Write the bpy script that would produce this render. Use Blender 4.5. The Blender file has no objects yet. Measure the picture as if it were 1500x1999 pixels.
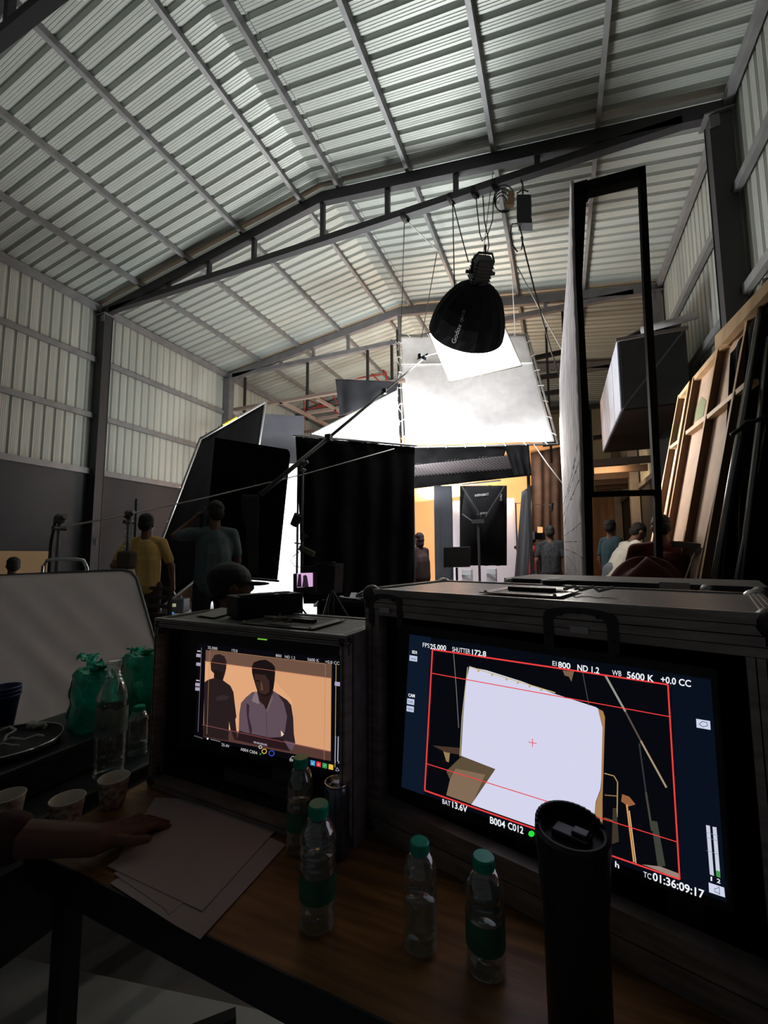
import bpy, bmesh, math, random
from mathutils import Vector, Matrix, noise
random.seed(7)
PI = math.pi
SC = bpy.context.scene
COL = SC.collection
# ------------------------------------------------------------------ camera
F = 825.1
CAM = Vector((0, 0, 1.30))
_y, _p, _r = 0.39251, 0.09471, -0.00546
FWD = Vector((-math.sin(_y)*math.cos(_p), math.cos(_y)*math.cos(_p), math.sin(_p)))
_R = Vector((math.cos(_y), math.sin(_y), 0)); _U = _R.cross(FWD)
RGT = _R*math.cos(_r) + _U*math.sin(_r); UPV = -_R*math.sin(_r) + _U*math.cos(_r)
cd = bpy.data.cameras.new('camera'); co = bpy.data.objects.new('camera', cd); COL.objects.link(co)
cd.sensor_fit = 'HORIZONTAL'; cd.sensor_width = 36; cd.lens = F*36/1500; cd.clip_start = .05; cd.clip_end = 200
co.matrix_world = Matrix(((RGT.x, UPV.x, -FWD.x, CAM.x), (RGT.y, UPV.y, -FWD.y, CAM.y), (RGT.z, UPV.z, -FWD.z, CAM.z), (0, 0, 0, 1)))
SC.camera = co
# ------------------------------------------------------------------ world, exposure
w = bpy.data.worlds.new('world'); SC.world = w; w.use_nodes = True
w.node_tree.nodes['Background'].inputs[0].default_value = (.75, .8, .85, 1)
w.node_tree.nodes['Background'].inputs[1].default_value = .046
SC.view_settings.view_transform = 'Standard'; SC.view_settings.look = 'None'
SC.view_settings.gamma = 1; SC.view_settings.exposure = 0
try: SC.view_settings.use_curve_mapping = False
except Exception: pass

def light(name, loc, target, kind, energy, color, size=1, size_y=None, spread=None, spot=None):
    d = bpy.data.lights.new(name, kind); d.energy = energy; d.color = color
    if kind == 'AREA':
        d.shape = 'RECTANGLE' if size_y else 'DISK'; d.size = size
        if size_y: d.size_y = size_y
        if spread: d.spread = spread
    else: d.shadow_soft_size = size
    if spot: d.spot_size = spot[0]; d.spot_blend = spot[1]
    o = bpy.data.objects.new(name, d); COL.objects.link(o); o.location = loc
    o.rotation_euler = (Vector(target)-Vector(loc)).to_track_quat('-Z', 'Y').to_euler()
    return o
COOL = (.97, .99, 1.0); WARM = (1.0, .62, .30)
SBN = Vector((-.932, 5.996, 5.258)); SBA = Vector((-.42, .72, -.53)).normalized(); SBL = .75     # hanging softbox: neck, axis, length
light('softbox_light', SBN+SBA*SBL*.93, SBN+SBA*3, 'AREA', 270, COOL, .95, spread=2.4)
light('stage_light_up', (-3.2, 7.5, 1.9), (-2.9, 5.6, 8), 'AREA', 440, COOL, 1.2, 1.2)
light('stage_light_bounce', (-4.75, 6.3, 1.9), (-5.4, 8.1, 1.9), 'AREA', 220, COOL, .8, .8)
light('stage_light_warm', (-3.0, 11.6, 3.1), (-3.4, 13.0, 7.0), 'AREA', 250, (1, .76, .56), 1.2, 1.2)
light('backdrop_light', (-1.6, 10.0, 3.0), (-1.7, 12.2, 1.5), 'AREA', 95, (1, .80, .60), 2.6, 1.6)
light('added_fill_light', (.16, 5.9, 2.7), (1.4, 4.6, 1.7), 'AREA', 40, (1, .93, .84), .6, .6)  # unseen fill added to brighten the wooden flats, no lamp stands there
light('wall_wash_warm', (1.2, 12.0, 3.2), (1.2, 17.0, 2.2), 'AREA', 40, WARM, .8, .8)

# ------------------------------------------------------------------ pixel geometry (1500 x 1999)
def ray(x, y): return FWD + (x-750)/F*RGT - (y-999.5)/F*UPV
def on(x, y, ax, v):
    d = ray(x, y); return CAM + d*((v-CAM[ax])/d[ax])
def pX(x, y, v): return on(x, y, 0, v)
def pY(x, y, v): return on(x, y, 1, v)
def pZ(x, y, v): return on(x, y, 2, v)
def pD(x, y, d): return CAM + ray(x, y)*d
def pP(x, y, P, n):
    d = ray(x, y); return CAM + d*((P-CAM).dot(n)/d.dot(n))

# ------------------------------------------------------------------ materials
MATS = {}
def mat(name, col, rough=.6, metal=0, noise_s=0, noise_a=0, bump=0, bump_s=None, emit=None, es=1, trans=0, alpha=1, ior=1.45, col2=None, stretch=None, spec=None, sheen=0):
    if name in MATS: return MATS[name]
    m = bpy.data.materials.new(name); m.use_nodes = True; nt = m.node_tree; b = nt.nodes['Principled BSDF']
    b.inputs['Base Color'].default_value = (*col, 1); b.inputs['Roughness'].default_value = rough
    b.inputs['Metallic'].default_value = metal; b.inputs['IOR'].default_value = ior
    if spec is not None: b.inputs['Specular IOR Level'].default_value = spec
    if trans: b.inputs['Transmission Weight'].default_value = trans
    if alpha < 1: b.inputs['Alpha'].default_value = alpha
    if emit: b.inputs['Emission Color'].default_value = (*emit, 1); b.inputs['Emission Strength'].default_value = es
    if noise_s:
        tc = nt.nodes.new('ShaderNodeTexCoord'); mp = nt.nodes.new('ShaderNodeMapping')
        nt.links.new(tc.outputs['Object'], mp.inputs[0])
        if stretch: mp.inputs['Scale'].default_value = stretch
        nz = nt.nodes.new('ShaderNodeTexNoise'); nz.inputs['Scale'].default_value = noise_s; nz.inputs['Detail'].default_value = 5
        nt.links.new(mp.outputs[0], nz.inputs['Vector'])
        if noise_a:
            mx = nt.nodes.new('ShaderNodeMix'); mx.data_type = 'RGBA'
            c2 = col2 if col2 else tuple(max(0, c*(1-noise_a)) for c in col)
            c1 = col if col2 else tuple(min(1, c*(1+noise_a)) for c in col)
            mx.inputs[6].default_value = (*c1, 1); mx.inputs[7].default_value = (*c2, 1)
            mr = nt.nodes.new('ShaderNodeMapRange'); mr.inputs[1].default_value = .35; mr.inputs[2].default_value = .65
            nt.links.new(nz.outputs['Fac'], mr.inputs[0]); nt.links.new(mr.outputs[0], mx.inputs[0])
            nt.links.new(mx.outputs[2], b.inputs['Base Color'])
        if bump:
            n2 = nt.nodes.new('ShaderNodeTexNoise'); n2.inputs['Scale'].default_value = bump_s or noise_s*3; n2.inputs['Detail'].default_value = 4
            nt.links.new(mp.outputs[0], n2.inputs['Vector'])
            bp = nt.nodes.new('ShaderNodeBump'); bp.inputs['Strength'].default_value = bump; bp.inputs['Distance'].default_value = .01
            nt.links.new(n2.outputs['Fac'], bp.inputs['Height']); nt.links.new(bp.outputs[0], b.inputs['Normal'])
    MATS[name] = m; return m
def srgb(r, g, b):
    f = lambda c: ((c/255+.055)/1.055)**2.4 if c > 10 else c/255/12.92
    return (f(r), f(g), f(b))
def glow(name, rgb, k=1.0):
    if name in MATS: return MATS[name]
    m = bpy.data.materials.new(name); m.use_nodes = True; nt = m.node_tree; nt.nodes.clear()
    e = nt.nodes.new('ShaderNodeEmission'); o = nt.nodes.new('ShaderNodeOutputMaterial')
    e.inputs[0].default_value = (*srgb(*rgb), 1); e.inputs[1].default_value = k
    nt.links.new(e.outputs[0], o.inputs[0]); MATS[name] = m; return m
def cloth_mat(name, col, transl=.3, rough=.9, bump=.3):
    m = mat(name, col, rough, noise_s=6, noise_a=.06, bump=bump, bump_s=14, spec=.2)
    nt = m.node_tree; b = nt.nodes['Principled BSDF']; out = nt.nodes['Material Output']
    if not any(n.type == 'BSDF_TRANSLUCENT' for n in nt.nodes):
        t = nt.nodes.new('ShaderNodeBsdfTranslucent'); t.inputs[0].default_value = (*col, 1)
        mx = nt.nodes.new('ShaderNodeMixShader'); mx.inputs[0].default_value = transl
        nt.links.new(b.outputs[0], mx.inputs[1]); nt.links.new(t.outputs[0], mx.inputs[2]); nt.links.new(mx.outputs[0], out.inputs[0])
    return m

# ------------------------------------------------------------------ mesh builder
def org(o):
    v = Vector((0, 0, 0))
    while o: v = v + o.location; o = o.parent
    return v
class MB:
    def __init__(s): s.bm = bmesh.new(); s.mi = 0; s.mats = []
    def use(s, m):
        if m not in s.mats: s.mats.append(m)
        s.mi = s.mats.index(m); return s
    def face(s, vs):
        try: f = s.bm.faces.new(vs); f.material_index = s.mi; return f
        except ValueError: return None
    def poly(s, pts): return s.face([s.bm.verts.new(p) for p in pts])
    def hexa(s, a, b):            # two quads (matching order) -> closed solid
        va = [s.bm.verts.new(p) for p in a]; vb = [s.bm.verts.new(p) for p in b]; n = len(a)
        s.face(va[::-1]); s.face(vb)
        for i in range(n): s.face([va[i], va[(i+1) % n], vb[(i+1) % n], vb[i]])
        return s
    def box(s, c, d, rz=0, M=None):
        c = Vector(c); h = Vector(d)/2; M = M or Matrix.Rotation(rz, 3, 'Z')
        q = [(-1, -1), (1, -1), (1, 1), (-1, 1)]
        return s.hexa([c+M@Vector((x*h.x, y*h.y, -h.z)) for x, y in q], [c+M@Vector((x*h.x, y*h.y, h.z)) for x, y in q])
    def prism(s, pts, t):         # polygon thickened by vector t
        t = Vector(t); return s.hexa([Vector(p) for p in pts], [Vector(p)+t for p in pts])
    def bar(s, a, b, wd, hg=None, up=(0, 0, 1)):
        a = Vector(a); b = Vector(b); hg = hg or wd; d = (b-a).normalized(); u = Vector(up)
        if abs(d.dot(u)) > .98: u = Vector((1, 0, 0))
        sx = d.cross(u).normalized()*wd/2; sz = sx.cross(d).normalized()*hg/2
        q = [(-1, -1), (1, -1), (1, 1), (-1, 1)]
        return s.hexa([a+sx*x+sz*z for x, z in q], [b+sx*x+sz*z for x, z in q])
    def ring(s, c, ax, r, n, ref=None):
        ax = Vector(ax).normalized(); u = ref or (Vector((0, 0, 1)) if abs(ax.z) < .9 else Vector((1, 0, 0)))
        x = ax.cross(u).normalized(); y2 = ax.cross(x)
        return [s.bm.verts.new(Vector(c)+(x*math.cos(2*PI*i/n)+y2*math.sin(2*PI*i/n))*r) for i in range(n)]
    def rings(s, rs, cap=True):
        for a, b in zip(rs, rs[1:]):
            n = len(a)
            for i in range(n): s.face([a[i], a[(i+1) % n], b[(i+1) % n], b[i]])
        if cap: s.face(rs[0][::-1]); s.face(rs[-1])
        return s
    def cyl(s, a, b, r, r2=None, n=12):
        ax = Vector(b)-Vector(a); r2 = r if r2 is None else r2
        return s.rings([s.ring(a, ax, max(r, 1e-4), n), s.ring(b, ax, max(r2, 1e-4), n)])
    def tube(s, pts, r, n=6):
        pts = [Vector(p) for p in pts]; rs = []
        for i, p in enumerate(pts):
            a = pts[max(0, i-1)]; b = pts[min(len(pts)-1, i+1)]; d = b-a
            if d.length < 1e-6: d = Vector((0, 0, 1))
            u = Vector((.31, .17, .93)); 
            if abs(d.normalized().dot(u.normalized())) > .97: u = Vector((1, .2, 0))
            x = d.cross(u).normalized(); y2 = d.normalized().cross(x); rr = r[i] if isinstance(r, (list, tuple)) else r
            rs.append([s.bm.verts.new(p+(x*math.cos(2*PI*k/n)+y2*math.sin(2*PI*k/n))*rr) for k in range(n)])
        return s.rings(rs)
    def lathe(s, prof, c=(0, 0, 0), ax=(0, 0, 1), n=24, cap=True):
        c = Vector(c); ax = Vector(ax).normalized()
        return s.rings([s.ring(c+ax*z, ax, max(r, 1e-4), n) for r, z in prof], cap)
    def ball(s, c, r, n=10, sc=(1, 1, 1), M=None):
        c = Vector(c); rs = []; M = M or Matrix.Identity(3)
        for j in range(n+1):
            t = PI*j/n; rr = max(math.sin(t), .02)
            rs.append([s.bm.verts.new(c+M@Vector((r*sc[0]*rr*math.cos(2*PI*i/(2*n)), r*sc[1]*rr*math.sin(2*PI*i/(2*n)), r*sc[2]*math.cos(t)))) for i in range(2*n)])
        return s.rings(rs)
    def grid(s, fn, nu, nv, t=None):
        g = [[s.bm.verts.new(fn(i/nu, j/nv)) for j in range(nv+1)] for i in range(nu+1)]
        for i in range(nu):
            for j in range(nv): s.face([g[i][j], g[i+1][j], g[i+1][j+1], g[i][j+1]])
        return s
    def build(s, name, m=None, parent=None, label=None, smooth=False, solid=0, bevel=0, sub=0, fix=True):
        if m is not None and not s.mats: s.mats.append(m)
        if fix: bmesh.ops.recalc_face_normals(s.bm, faces=s.bm.faces)
        me = bpy.data.meshes.new(name); 
        if parent: o0 = org(parent)
        else:
            vs = [v.co for v in s.bm.verts]
            o0 = Vector(((min(v.x for v in vs)+max(v.x for v in vs))/2, (min(v.y for v in vs)+max(v.y for v in vs))/2, min(v.z for v in vs)))
        bmesh.ops.translate(s.bm, verts=s.bm.verts, vec=-o0)
        if smooth:
            for f in s.bm.faces: f.smooth = True
        s.bm.to_mesh(me); s.bm.free()
        for x in s.mats: me.materials.append(x)
        o = bpy.data.objects.new(name, me); COL.objects.link(o)
        if parent: o.parent = parent
        else: o.location = o0
        if label: o['label'] = label
        if solid: md = o.modifiers.new('solid', 'SOLIDIFY'); md.thickness = solid; md.offset = 0
        if bevel: md = o.modifiers.new('bevel', 'BEVEL'); md.width = bevel; md.segments = 2; md.limit_method = 'ANGLE'
        if sub: md = o.modifiers.new('sub', 'SUBSURF'); md.levels = sub; md.render_levels = sub
        return o
def tag(o, label=None, cat=None, group=None, kind=None):
    if label: o['label'] = label
    if cat: o['category'] = cat
    if group: o['group'] = group
    if kind: o['kind'] = kind
    return o
def thing(name, loc, label, cat, group=None):
    o = bpy.data.objects.new(name, None); COL.objects.link(o); o.location = loc; o.empty_display_size = .1
    return tag(o, label, cat, group)
def copy_tree(o, parent=None, loc=None, rz=None, label=None, group=None):
    c = o.copy(); COL.objects.link(c); c.parent = parent
    if loc is not None: c.location = loc
    if rz is not None: c.rotation_euler = (0, 0, rz)
    if label: c['label'] = label
    if group: c['group'] = group
    for ch in list(o.children): copy_tree(ch, c)
    return c
def ubm(n=1.0):
    pass
def lerp(a, b, t): return Vector(a)*(1-t)+Vector(b)*t
def bil(q, u, v):   # quad TL,TR,BR,BL
    return lerp(lerp(q[0], q[1], u), lerp(q[3], q[2], u), v)
def wob(p, s, a): return noise.noise(Vector(p)*s)*a

# ------------------------------------------------------------------ common materials
SHEET = mat('roof_sheet', (.39, .415, .38), .45, .2, noise_s=1.2, noise_a=.10, bump=.25, bump_s=9, stretch=(.15, 3, .15))
WSHEET = mat('wall_sheet', (.38, .395, .35), .5, .15, noise_s=1.2, noise_a=.10, bump=.2, bump_s=9, stretch=(.6, 3, .1))
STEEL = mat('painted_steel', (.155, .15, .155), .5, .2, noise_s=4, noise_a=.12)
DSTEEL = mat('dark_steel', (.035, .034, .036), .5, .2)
PURL = mat('purlin_steel', (.20, .20, .20), .5, .3, noise_s=5, noise_a=.12)
BLACK = mat('black_metal', (.012, .012, .013), .45, .1)
BLKCLOTH = mat('black_cloth', (.005, .005, .0055), .95, noise_s=5, noise_a=.3, bump=.35, bump_s=9, spec=.08)
DUVET = mat('duvetyne', (.007, .007, .0075), .95, noise_s=3, noise_a=.3, bump=.3, bump_s=7, spec=.08)
WHITE = cloth_mat('white_silk', (.88, .86, .85), .15, .9, .08)
CHROME = mat('chrome', (.62, .61, .6), .22, 1.0)
ROPE = mat('rope', (.45, .43, .40), .9)
BRICK = mat('grey_plaster', (.024, .024, .026), .55, noise_s=1.5, noise_a=.16, bump=.15)

# ================================================================== THE SETTING
XL, XR, XM, ZE, ZH = -9.17, 2.115, -3.53, 6.58, 7.38
YF, YB = -1.2, 17.16
def roof_z(x):      # chord centre line
    return ZE+(ZH-ZE)*(x-XL)/(XM-XL) if x < XM else ZE+(ZH-ZE)*(XR-x)/(XR-XM)
ROOFUP = .21
def corr(a0, a1, pitch, w, hgt):
    out = []; a = a0
    while a < a1:
        out.append((a, 0)); pw = pitch-w*1.5
        for k in (1, 2, 3): m = a+pw*k/4; out += [(m-.006, 0), (m, .0035), (m+.006, 0)]     # fine stiffening lines of the sheet
        out += [(a+pw, 0), (a+pitch-w, hgt), (a+pitch-w*.5, hgt)]; a += pitch
    out.append((a1, 0)); return out
prof = corr(YF, YB, .203, .050, .055)
b = MB()
xs = [XL-.1, XM-.42, XM, XM+.42, XR+.1]
for i in range(4):
    x0, x1 = xs[i], xs[i+1]
    dz = 0 if i in (0, 3) else -.012
    r0 = [b.bm.verts.new((x0, y, roof_z(x0)+ROOFUP+z+dz)) for y, z in prof]
    r1 = [b.bm.verts.new((x1, y, roof_z(x1)+ROOFUP+z+dz)) for y, z in prof]
    for k in range(len(prof)-1): b.face([r0[k], r0[k+1], r1[k+1], r1[k]])
tag(b.build('ceiling', SHEET, fix=False), 'ribbed bare metal roof sheets over the whole hall', kind='structure')
wprof = corr(YF, YB, .185, .050, .035)
for nm, X, sg in (('wall_left', XL, -1), ('wall_right', XR, 1)):
    b = MB(); b.use(WSHEET)
    r0 = [b.bm.verts.new((X+sg*(.02+z), y, 3.0)) for y, z in wprof]; r1 = [b.bm.verts.new((X+sg*(.02+z), y, ZE+.25)) for y, z in wprof]
    for k in range(len(wprof)-1): b.face([r0[k], r0[k+1], r1[k+1], r1[k]])
    b.use(BRICK); b.box((X+sg*.1, (YF+YB)/2, 1.5), (.2, YB-YF, 3.0))
    tag(b.build(nm, fix=False), kind='structure')
b = MB(); b.box(((XL+XR)/2, (YF+YB)/2, -.05), (XR-XL+.4, YB-YF, .1))
tag(b.build('floor', mat('concrete_floor', (.20, .185, .175), .45, noise_s=2, noise_a=.25, bump=.1)), kind='structure')
BWOOD = mat('back_wall_panel', (.16, .075, .040), .5, noise_s=2.2, noise_a=.45, stretch=(4, 1, .25), bump=.2)
b = MB(); b.use(BWOOD); b.box(((XL+XR)/2, YB+.05, 2.1), (XR-XL+.4, .1, 4.2))
b.use(WSHEET); b.prism([(XL-.2, YB, 4.2), (XR+.2, YB, 4.2), (XR+.2, YB, ZE+.2), (XM, YB, ZH+.25), (XL-.2, YB, ZE+.2)], (0, .05, 0))
tag(b.build('wall_back'), kind='structure')
n = 0
PXS = [XM-.42, XM+.33, -1.96, -.65, .70, -5.25, -6.56, -7.88]
for x in PXS:
    n += 1; b = MB(); z = roof_z(x)+.095+.05; sl = math.atan2(roof_z(x+.05)-roof_z(x-.05), .1)
    M = Matrix.Rotation(-sl, 3, 'Y')
    b.box((x, (YF+YB)/2, z), (.06, YB-YF, .11), M=M)
    tag(b.build('trim_%d' % n, PURL), 'steel roof purlin running the length of the hall', kind='structure')
for X, sg in ((XL, 1), (XR, -1)):
    for z, hh in ((ZE+.08, .16), (5.48, .11), (4.24, .11), (3.04, .12)):
        n += 1; b = MB(); b.box((X+sg*.045, (YF+YB)/2, z), (.07, YB-YF, hh))
        tag(b.build('trim_%d' % n, PURL), kind='structure')
# trusses
WEBS = [-7.15, -6.07, -4.99, XM, -2.33, -1.22, -.07]
TL = ['front', 'middle', 'back']
TLAB = ['dark steel truss overhead in the upper left corner, nearest the camera', 'large black steel roof truss spanning the hall that the big softbox hangs from',
        'grey roof truss crossing just behind the big white frame', 'far grey roof truss behind the black scaffold drop pipes', 'last roof truss against the back wall']
CLAB = ['steel wall column out at the near end of the %s wall', 'steel wall column under the black truss end on the %s wall', 'grey steel wall column under the grey middle truss on the %s wall', 'far steel wall column deep in the hall on the %s wall', 'steel corner column at the back of the %s wall']
for k in range(5):
    Y = 5.85+3.77*(k-1)
    if k == 4: Y -= .1
    t = thing('roof_truss', (XM, Y, ZE), TLAB[k], 'truss')
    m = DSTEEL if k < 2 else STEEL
    b = MB(); hw = .055; hh = .095
    pts = [(XL+.05, ZE), (XM, ZH), (XR-.05, ZE)]
    q = lambda y: [(XL+.05, y, ZE-hh), (XM, y, ZH-hh), (XR-.05, y, ZE-hh), (XR-.05, y, ZE+hh), (XM, y, ZH+hh), (XL+.05, y, ZE+hh)]
    a_, c_ = q(Y-hw), q(Y+hw)
    b.hexa([a_[0], a_[1], a_[4], a_[5]], [c_[0], c_[1], c_[4], c_[5]]); b.hexa([a_[1], a_[2], a_[3], a_[4]], [c_[1], c_[2], c_[3], c_[4]])
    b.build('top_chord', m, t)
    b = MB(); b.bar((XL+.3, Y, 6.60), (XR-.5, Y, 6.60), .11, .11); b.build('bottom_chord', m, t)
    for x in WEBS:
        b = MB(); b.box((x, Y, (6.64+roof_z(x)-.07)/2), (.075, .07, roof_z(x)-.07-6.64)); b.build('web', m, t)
    for X, sg, side in ((XL, 1, 'left'), (XR, -1, 'right')):
        if k == 0 and sg == -1: continue
        c = thing('steel_column', (X+sg*.14, Y, 0), CLAB[k] % side, 'column')
        b = MB(); b.box((X+sg*.14, Y-.09, 3.25), (.22, .014, 6.5)); b.box((X+sg*.14, Y+.09, 3.25), (.22, .014, 6.5)); b.box((X+sg*.14, Y, 3.25), (.2, .19, 6.5))
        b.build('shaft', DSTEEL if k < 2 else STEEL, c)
        b = MB(); b.box((X+sg*.15, Y, 6.5), (.29, .26, .02)); b.box((X+sg*.2, Y-.1, 6.4), (.1, .02, .16)); b.build('bracket', STEEL, c)
# ================================================================== FOREGROUND: table, flight cases, monitors
TZ = .64
LAM = mat('case_laminate', (.15, .15, .17), .36, noise_s=40, noise_a=.12, bump=.12, bump_s=220)
EXT = mat('case_extrusion', (.30, .26, .235), .45, .55, noise_s=12, noise_a=.25, stretch=(1, 1, 6))
EXTL = mat('case_extrusion_top', (.34, .33, .32), .35, .7)
INNER = mat('case_lining', (.018, .018, .02), .9)
BEZEL = mat('monitor_plastic', (.008, .008, .009), .35)
HARD = mat('case_hardware', (.42, .40, .38), .3, .9)
HARDD = mat('dark_hardware', (.06, .05, .05), .4, .7)
WOOD = mat('table_wood', (.20, .095, .026), .42, noise_s=6, noise_a=.35, stretch=(.8, 9, 1), bump=.05)
def text_mb(b, s, p0, p1, hpx, P, n, off=0, bold=.0, m=None):
    c = bpy.data.curves.new('t', 'FONT'); c.body = s; c.offset = bold; c.resolution_u = 3
    o = bpy.data.objects.new('t', c); COL.objects.link(o); dg = bpy.context.evaluated_depsgraph_get()
    me = bpy.data.meshes.new_from_object(o.evaluated_get(dg)); bpy.data.objects.remove(o); bpy.data.curves.remove(c)
    if m: b.use(m)
    xs = [v.co.x for v in me.vertices]; ys = [v.co.y for v in me.vertices]; x0, x1 = min(xs), max(xs)
    q = lambda p: pP(p[0], p[1], P, n)-n*off
    A = q(p0); B = q(p1); Uv = q((p0[0], p0[1]-hpx))-A
    cap = .70; asp = s.isupper() or any(ch.isdigit() for ch in s)
    hh = cap if asp else max(ys)
    vs = [b.bm.verts.new(A+(B-A)*((v.co.x-x0)/(x1-x0))+Uv*(v.co.y/hh)) for v in me.vertices]
    for f in me.polygons: b.face([vs[i] for i in f.vertices])
    bpy.data.meshes.remove(me)
class Screen:
    def __init__(s, P, n, map_=None): s.P = P; s.n = n; s.b = MB(); s.k = 0; s.map = map_ or (lambda x, y: (x, y))
    def q(s, p, off): x, y = s.map(*p); return pP(x, y, s.P, s.n)-s.n*off
    def poly(s, pts, col, gl=1.0):
        s.k += 1; off = .00012*s.k
        s.b.use(glow('screen_%d_%d_%d_%d' % (*col, gl*100), col, gl)); s.b.poly([s.q(p, off) for p in pts])
    def line(s, a, c, wpx, col, gl=1.0):
        d = Vector((c[0]-a[0], c[1]-a[1])); L = d.length; nx, ny = -d.y/L*wpx/2, d.x/L*wpx/2
        s.poly([(a[0]+nx, a[1]+ny), (c[0]+nx, c[1]+ny), (c[0]-nx, c[1]-ny), (a[0]-nx, a[1]-ny)], col, gl)
    def ringp(s, c, r, wd, col, n=18):
        for i in range(n):
            a0 = 2*PI*i/n; a1 = 2*PI*(i+1)/n
            f = lambda a, rr: (c[0]+rr*math.cos(a), c[1]+rr*math.sin(a))
            s.k -= 1; s.poly([f(a0, r), f(a1, r), f(a1, r-wd), f(a0, r-wd)], col)
        s.k += 1
    def disc(s, c, r, col, gl=1): s.poly([(c[0]+r*math.cos(2*PI*i/16), c[1]+r*math.sin(2*PI*i/16)) for i in range(16)], col, gl)
    def text(s, t, p0, p1, h, col=(235, 240, 245), bold=0.0):
        s.k += 1; (x0, y0), (x1, y1) = s.map(*p0), s.map(*p1); k = h*(s.map(0, 1)[1]-s.map(0, 0)[1])
        text_mb(s.b, t, (x0, y0), (x1, y1), k, s.P, s.n, .00012*s.k, bold, glow('screen_%d_%d_%d_100' % col, col))
def flight_case(name, A, B, depth, zt, zb, rl, rt, rb, label, lam=LAM, br=.024):
    A = Vector((*A, 0)); B = Vector((*B, 0)); u = (B-A).normalized(); W = (B-A).length; n = Vector((-u.y, u.x, 0))
    t = thing(name, (A+B)/2+n*depth/2+Vector((0, 0, zb)), label, 'flight case')
    pt = lambda a, d, z: A+u*a+n*d+Vector((0, 0, z))
    def bx(b, a0, a1, d0, d1, z0, z1): return b.hexa([pt(a0, d0, z0), pt(a1, d0, z0), pt(a1, d1, z0), pt(a0, d1, z0)], [pt(a0, d0, z1), pt(a1, d0, z1), pt(a1, d1, z1), pt(a0, d1, z1)])
    b = MB(); b.use(lam); th = .012
    bx(b, .004, W-.004, .004, depth-.004, zt-th, zt-.002); bx(b, .004, W-.004, .004, depth-.004, zb+.002, zb+th)
    bx(b, .004, th, .004, depth-.004, zb+th, zt-th); bx(b, W-th, W-.004, .004, depth-.004, zb+th, zt-th); bx(b, th, W-th, depth-th, depth-.004, zb+th, zt-th)
    b.build('shell', parent=t)
    b = MB(); b.use(INNER)
    bx(b, th+.001, W-th-.001, depth-th-.006, depth-th-.001, zb+th+.002, zt-th-.002); bx(b, th+.001, th+.006, .04, depth-th-.008, zb+th+.002, zt-th-.002)
    bx(b, W-th-.006, W-th-.001, .04, depth-th-.008, zb+th+.002, zt-th-.002); bx(b, .02, W-.02, .04, depth-th-.008, zb+th+.001, zb+th+.004)
    b.build('lining', parent=t)
    # front ring of ribbed extrusion
    def rail(z0, z1, a0, a1, horizontal):
        b = MB(); k = 4
        for i in range(k):
            if horizontal: s0 = z0+(z1-z0)*i/k; s1 = z0+(z1-z0)*(i+1)/k; bx(b, a0, a1, -.002*(i % 2), .03, s0+.0008, s1-.0008)
            else: s0 = a0+(a1-a0)*i/k; s1 = a0+(a1-a0)*(i+1)/k; bx(b, s0+.0008, s1-.0008, -.002*(i % 2), .03, z0, z1)
        return b
    rail(zt-rt, zt-.0005, 0, W, True).build('front_rail', EXT, t); rail(zb+.0005, zb+rb, 0, W, True).build('front_rail', EXT, t)
    rail(zb+rb, zt-rt, 0, rl, False).build('side_rail', EXT, t); rail(zb+rb, zt-rt, W-rl, W, False).build('side_rail', EXT, t)
    for a0, a1, d0, d1 in ((0, W, -.001, .011), (0, W, depth-.014, depth), (0, .022, .011, depth-.014), (W-.022, W, .011, depth-.014)):
        b = MB(); bx(b, a0, a1, d0, d1, zt-.003, zt+.0015)
        if a1-a0 < .03: bx(b, a0+.006, a0+.009, d0, d1, zt+.0015, zt+.0026); bx(b, a0+.014, a0+.017, d0, d1, zt+.0015, zt+.0026)
        b.build('top_edge', EXTL if a1-a0 < .03 or d0 > .02 else EXTL, t)
    for z0 in (zb, zt-.02):
        for a0 in (0, W-.022):
            pass
    for a0 in (-.001, W+.001):
        b = MB(); bx(b, min(a0, a0), a0+(.0015 if a0 > 0 else -.0015), .03, depth, zb, zt); b.build('side_skin', lam, t)
    cs = .022
    for a0 in (0, W):
        for d0 in (0, depth):
            for z0 in (zb+.02, zt):
                b = MB(); s = 1 if a0 == 0 else -1; e = 1 if d0 == 0 else -1
                cz = zt-.014 if z0 == zt else zb+.0215
                b.ball(pt(a0+s*.012, d0+e*.012, cz), br if z0 == zt else .02, 7); b.cyl(pt(a0+s*.012, d0+e*.012, cz-.03 if z0 == zt else cz), pt(a0+s*.012, d0+e*.012, cz if z0 == zt else cz+.03), br*.75)
                b.build('ball_corner', HARDD if d0 == 0 else HARD, t, smooth=True)
    return t, u, n, pt, W, bx
def recess_handle(t, u, n, pt, a, d, z, w, dd, m=HARDD, label=None):
    b = MB(); b.use(HARD)
    q = [pt(a, d, z), pt(a+w, d, z), pt(a+w, d+dd, z), pt(a, d+dd, z)]
    i = .012
    qi = [pt(a+i*2, d+i, z), pt(a+w-i*2, d+i, z), pt(a+w-i*2, d+dd-i, z), pt(a+i*2, d+dd-i, z)]
    for k in range(4): b.prism([q[k], q[(k+1) % 4], qi[(k+1) % 4], qi[k]], (0, 0, .0025))
    b.use(BLACK); b.prism([p+Vector((0, 0, .0004)) for p in qi], (0, 0, .001))
    b.use(HARD)
    for k in range(4): b.ball((q[k]+qi[k])/2+Vector((0, 0, .003)), .004, 4)
    o = b.build('recessed_dish', None, t)
    b = MB(); b.bar(pt(a+w*.2, d+dd*.5, z+.006), pt(a+w*.8, d+dd*.5, z+.006), .014, .008); b.build('handle', m, o)
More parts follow.
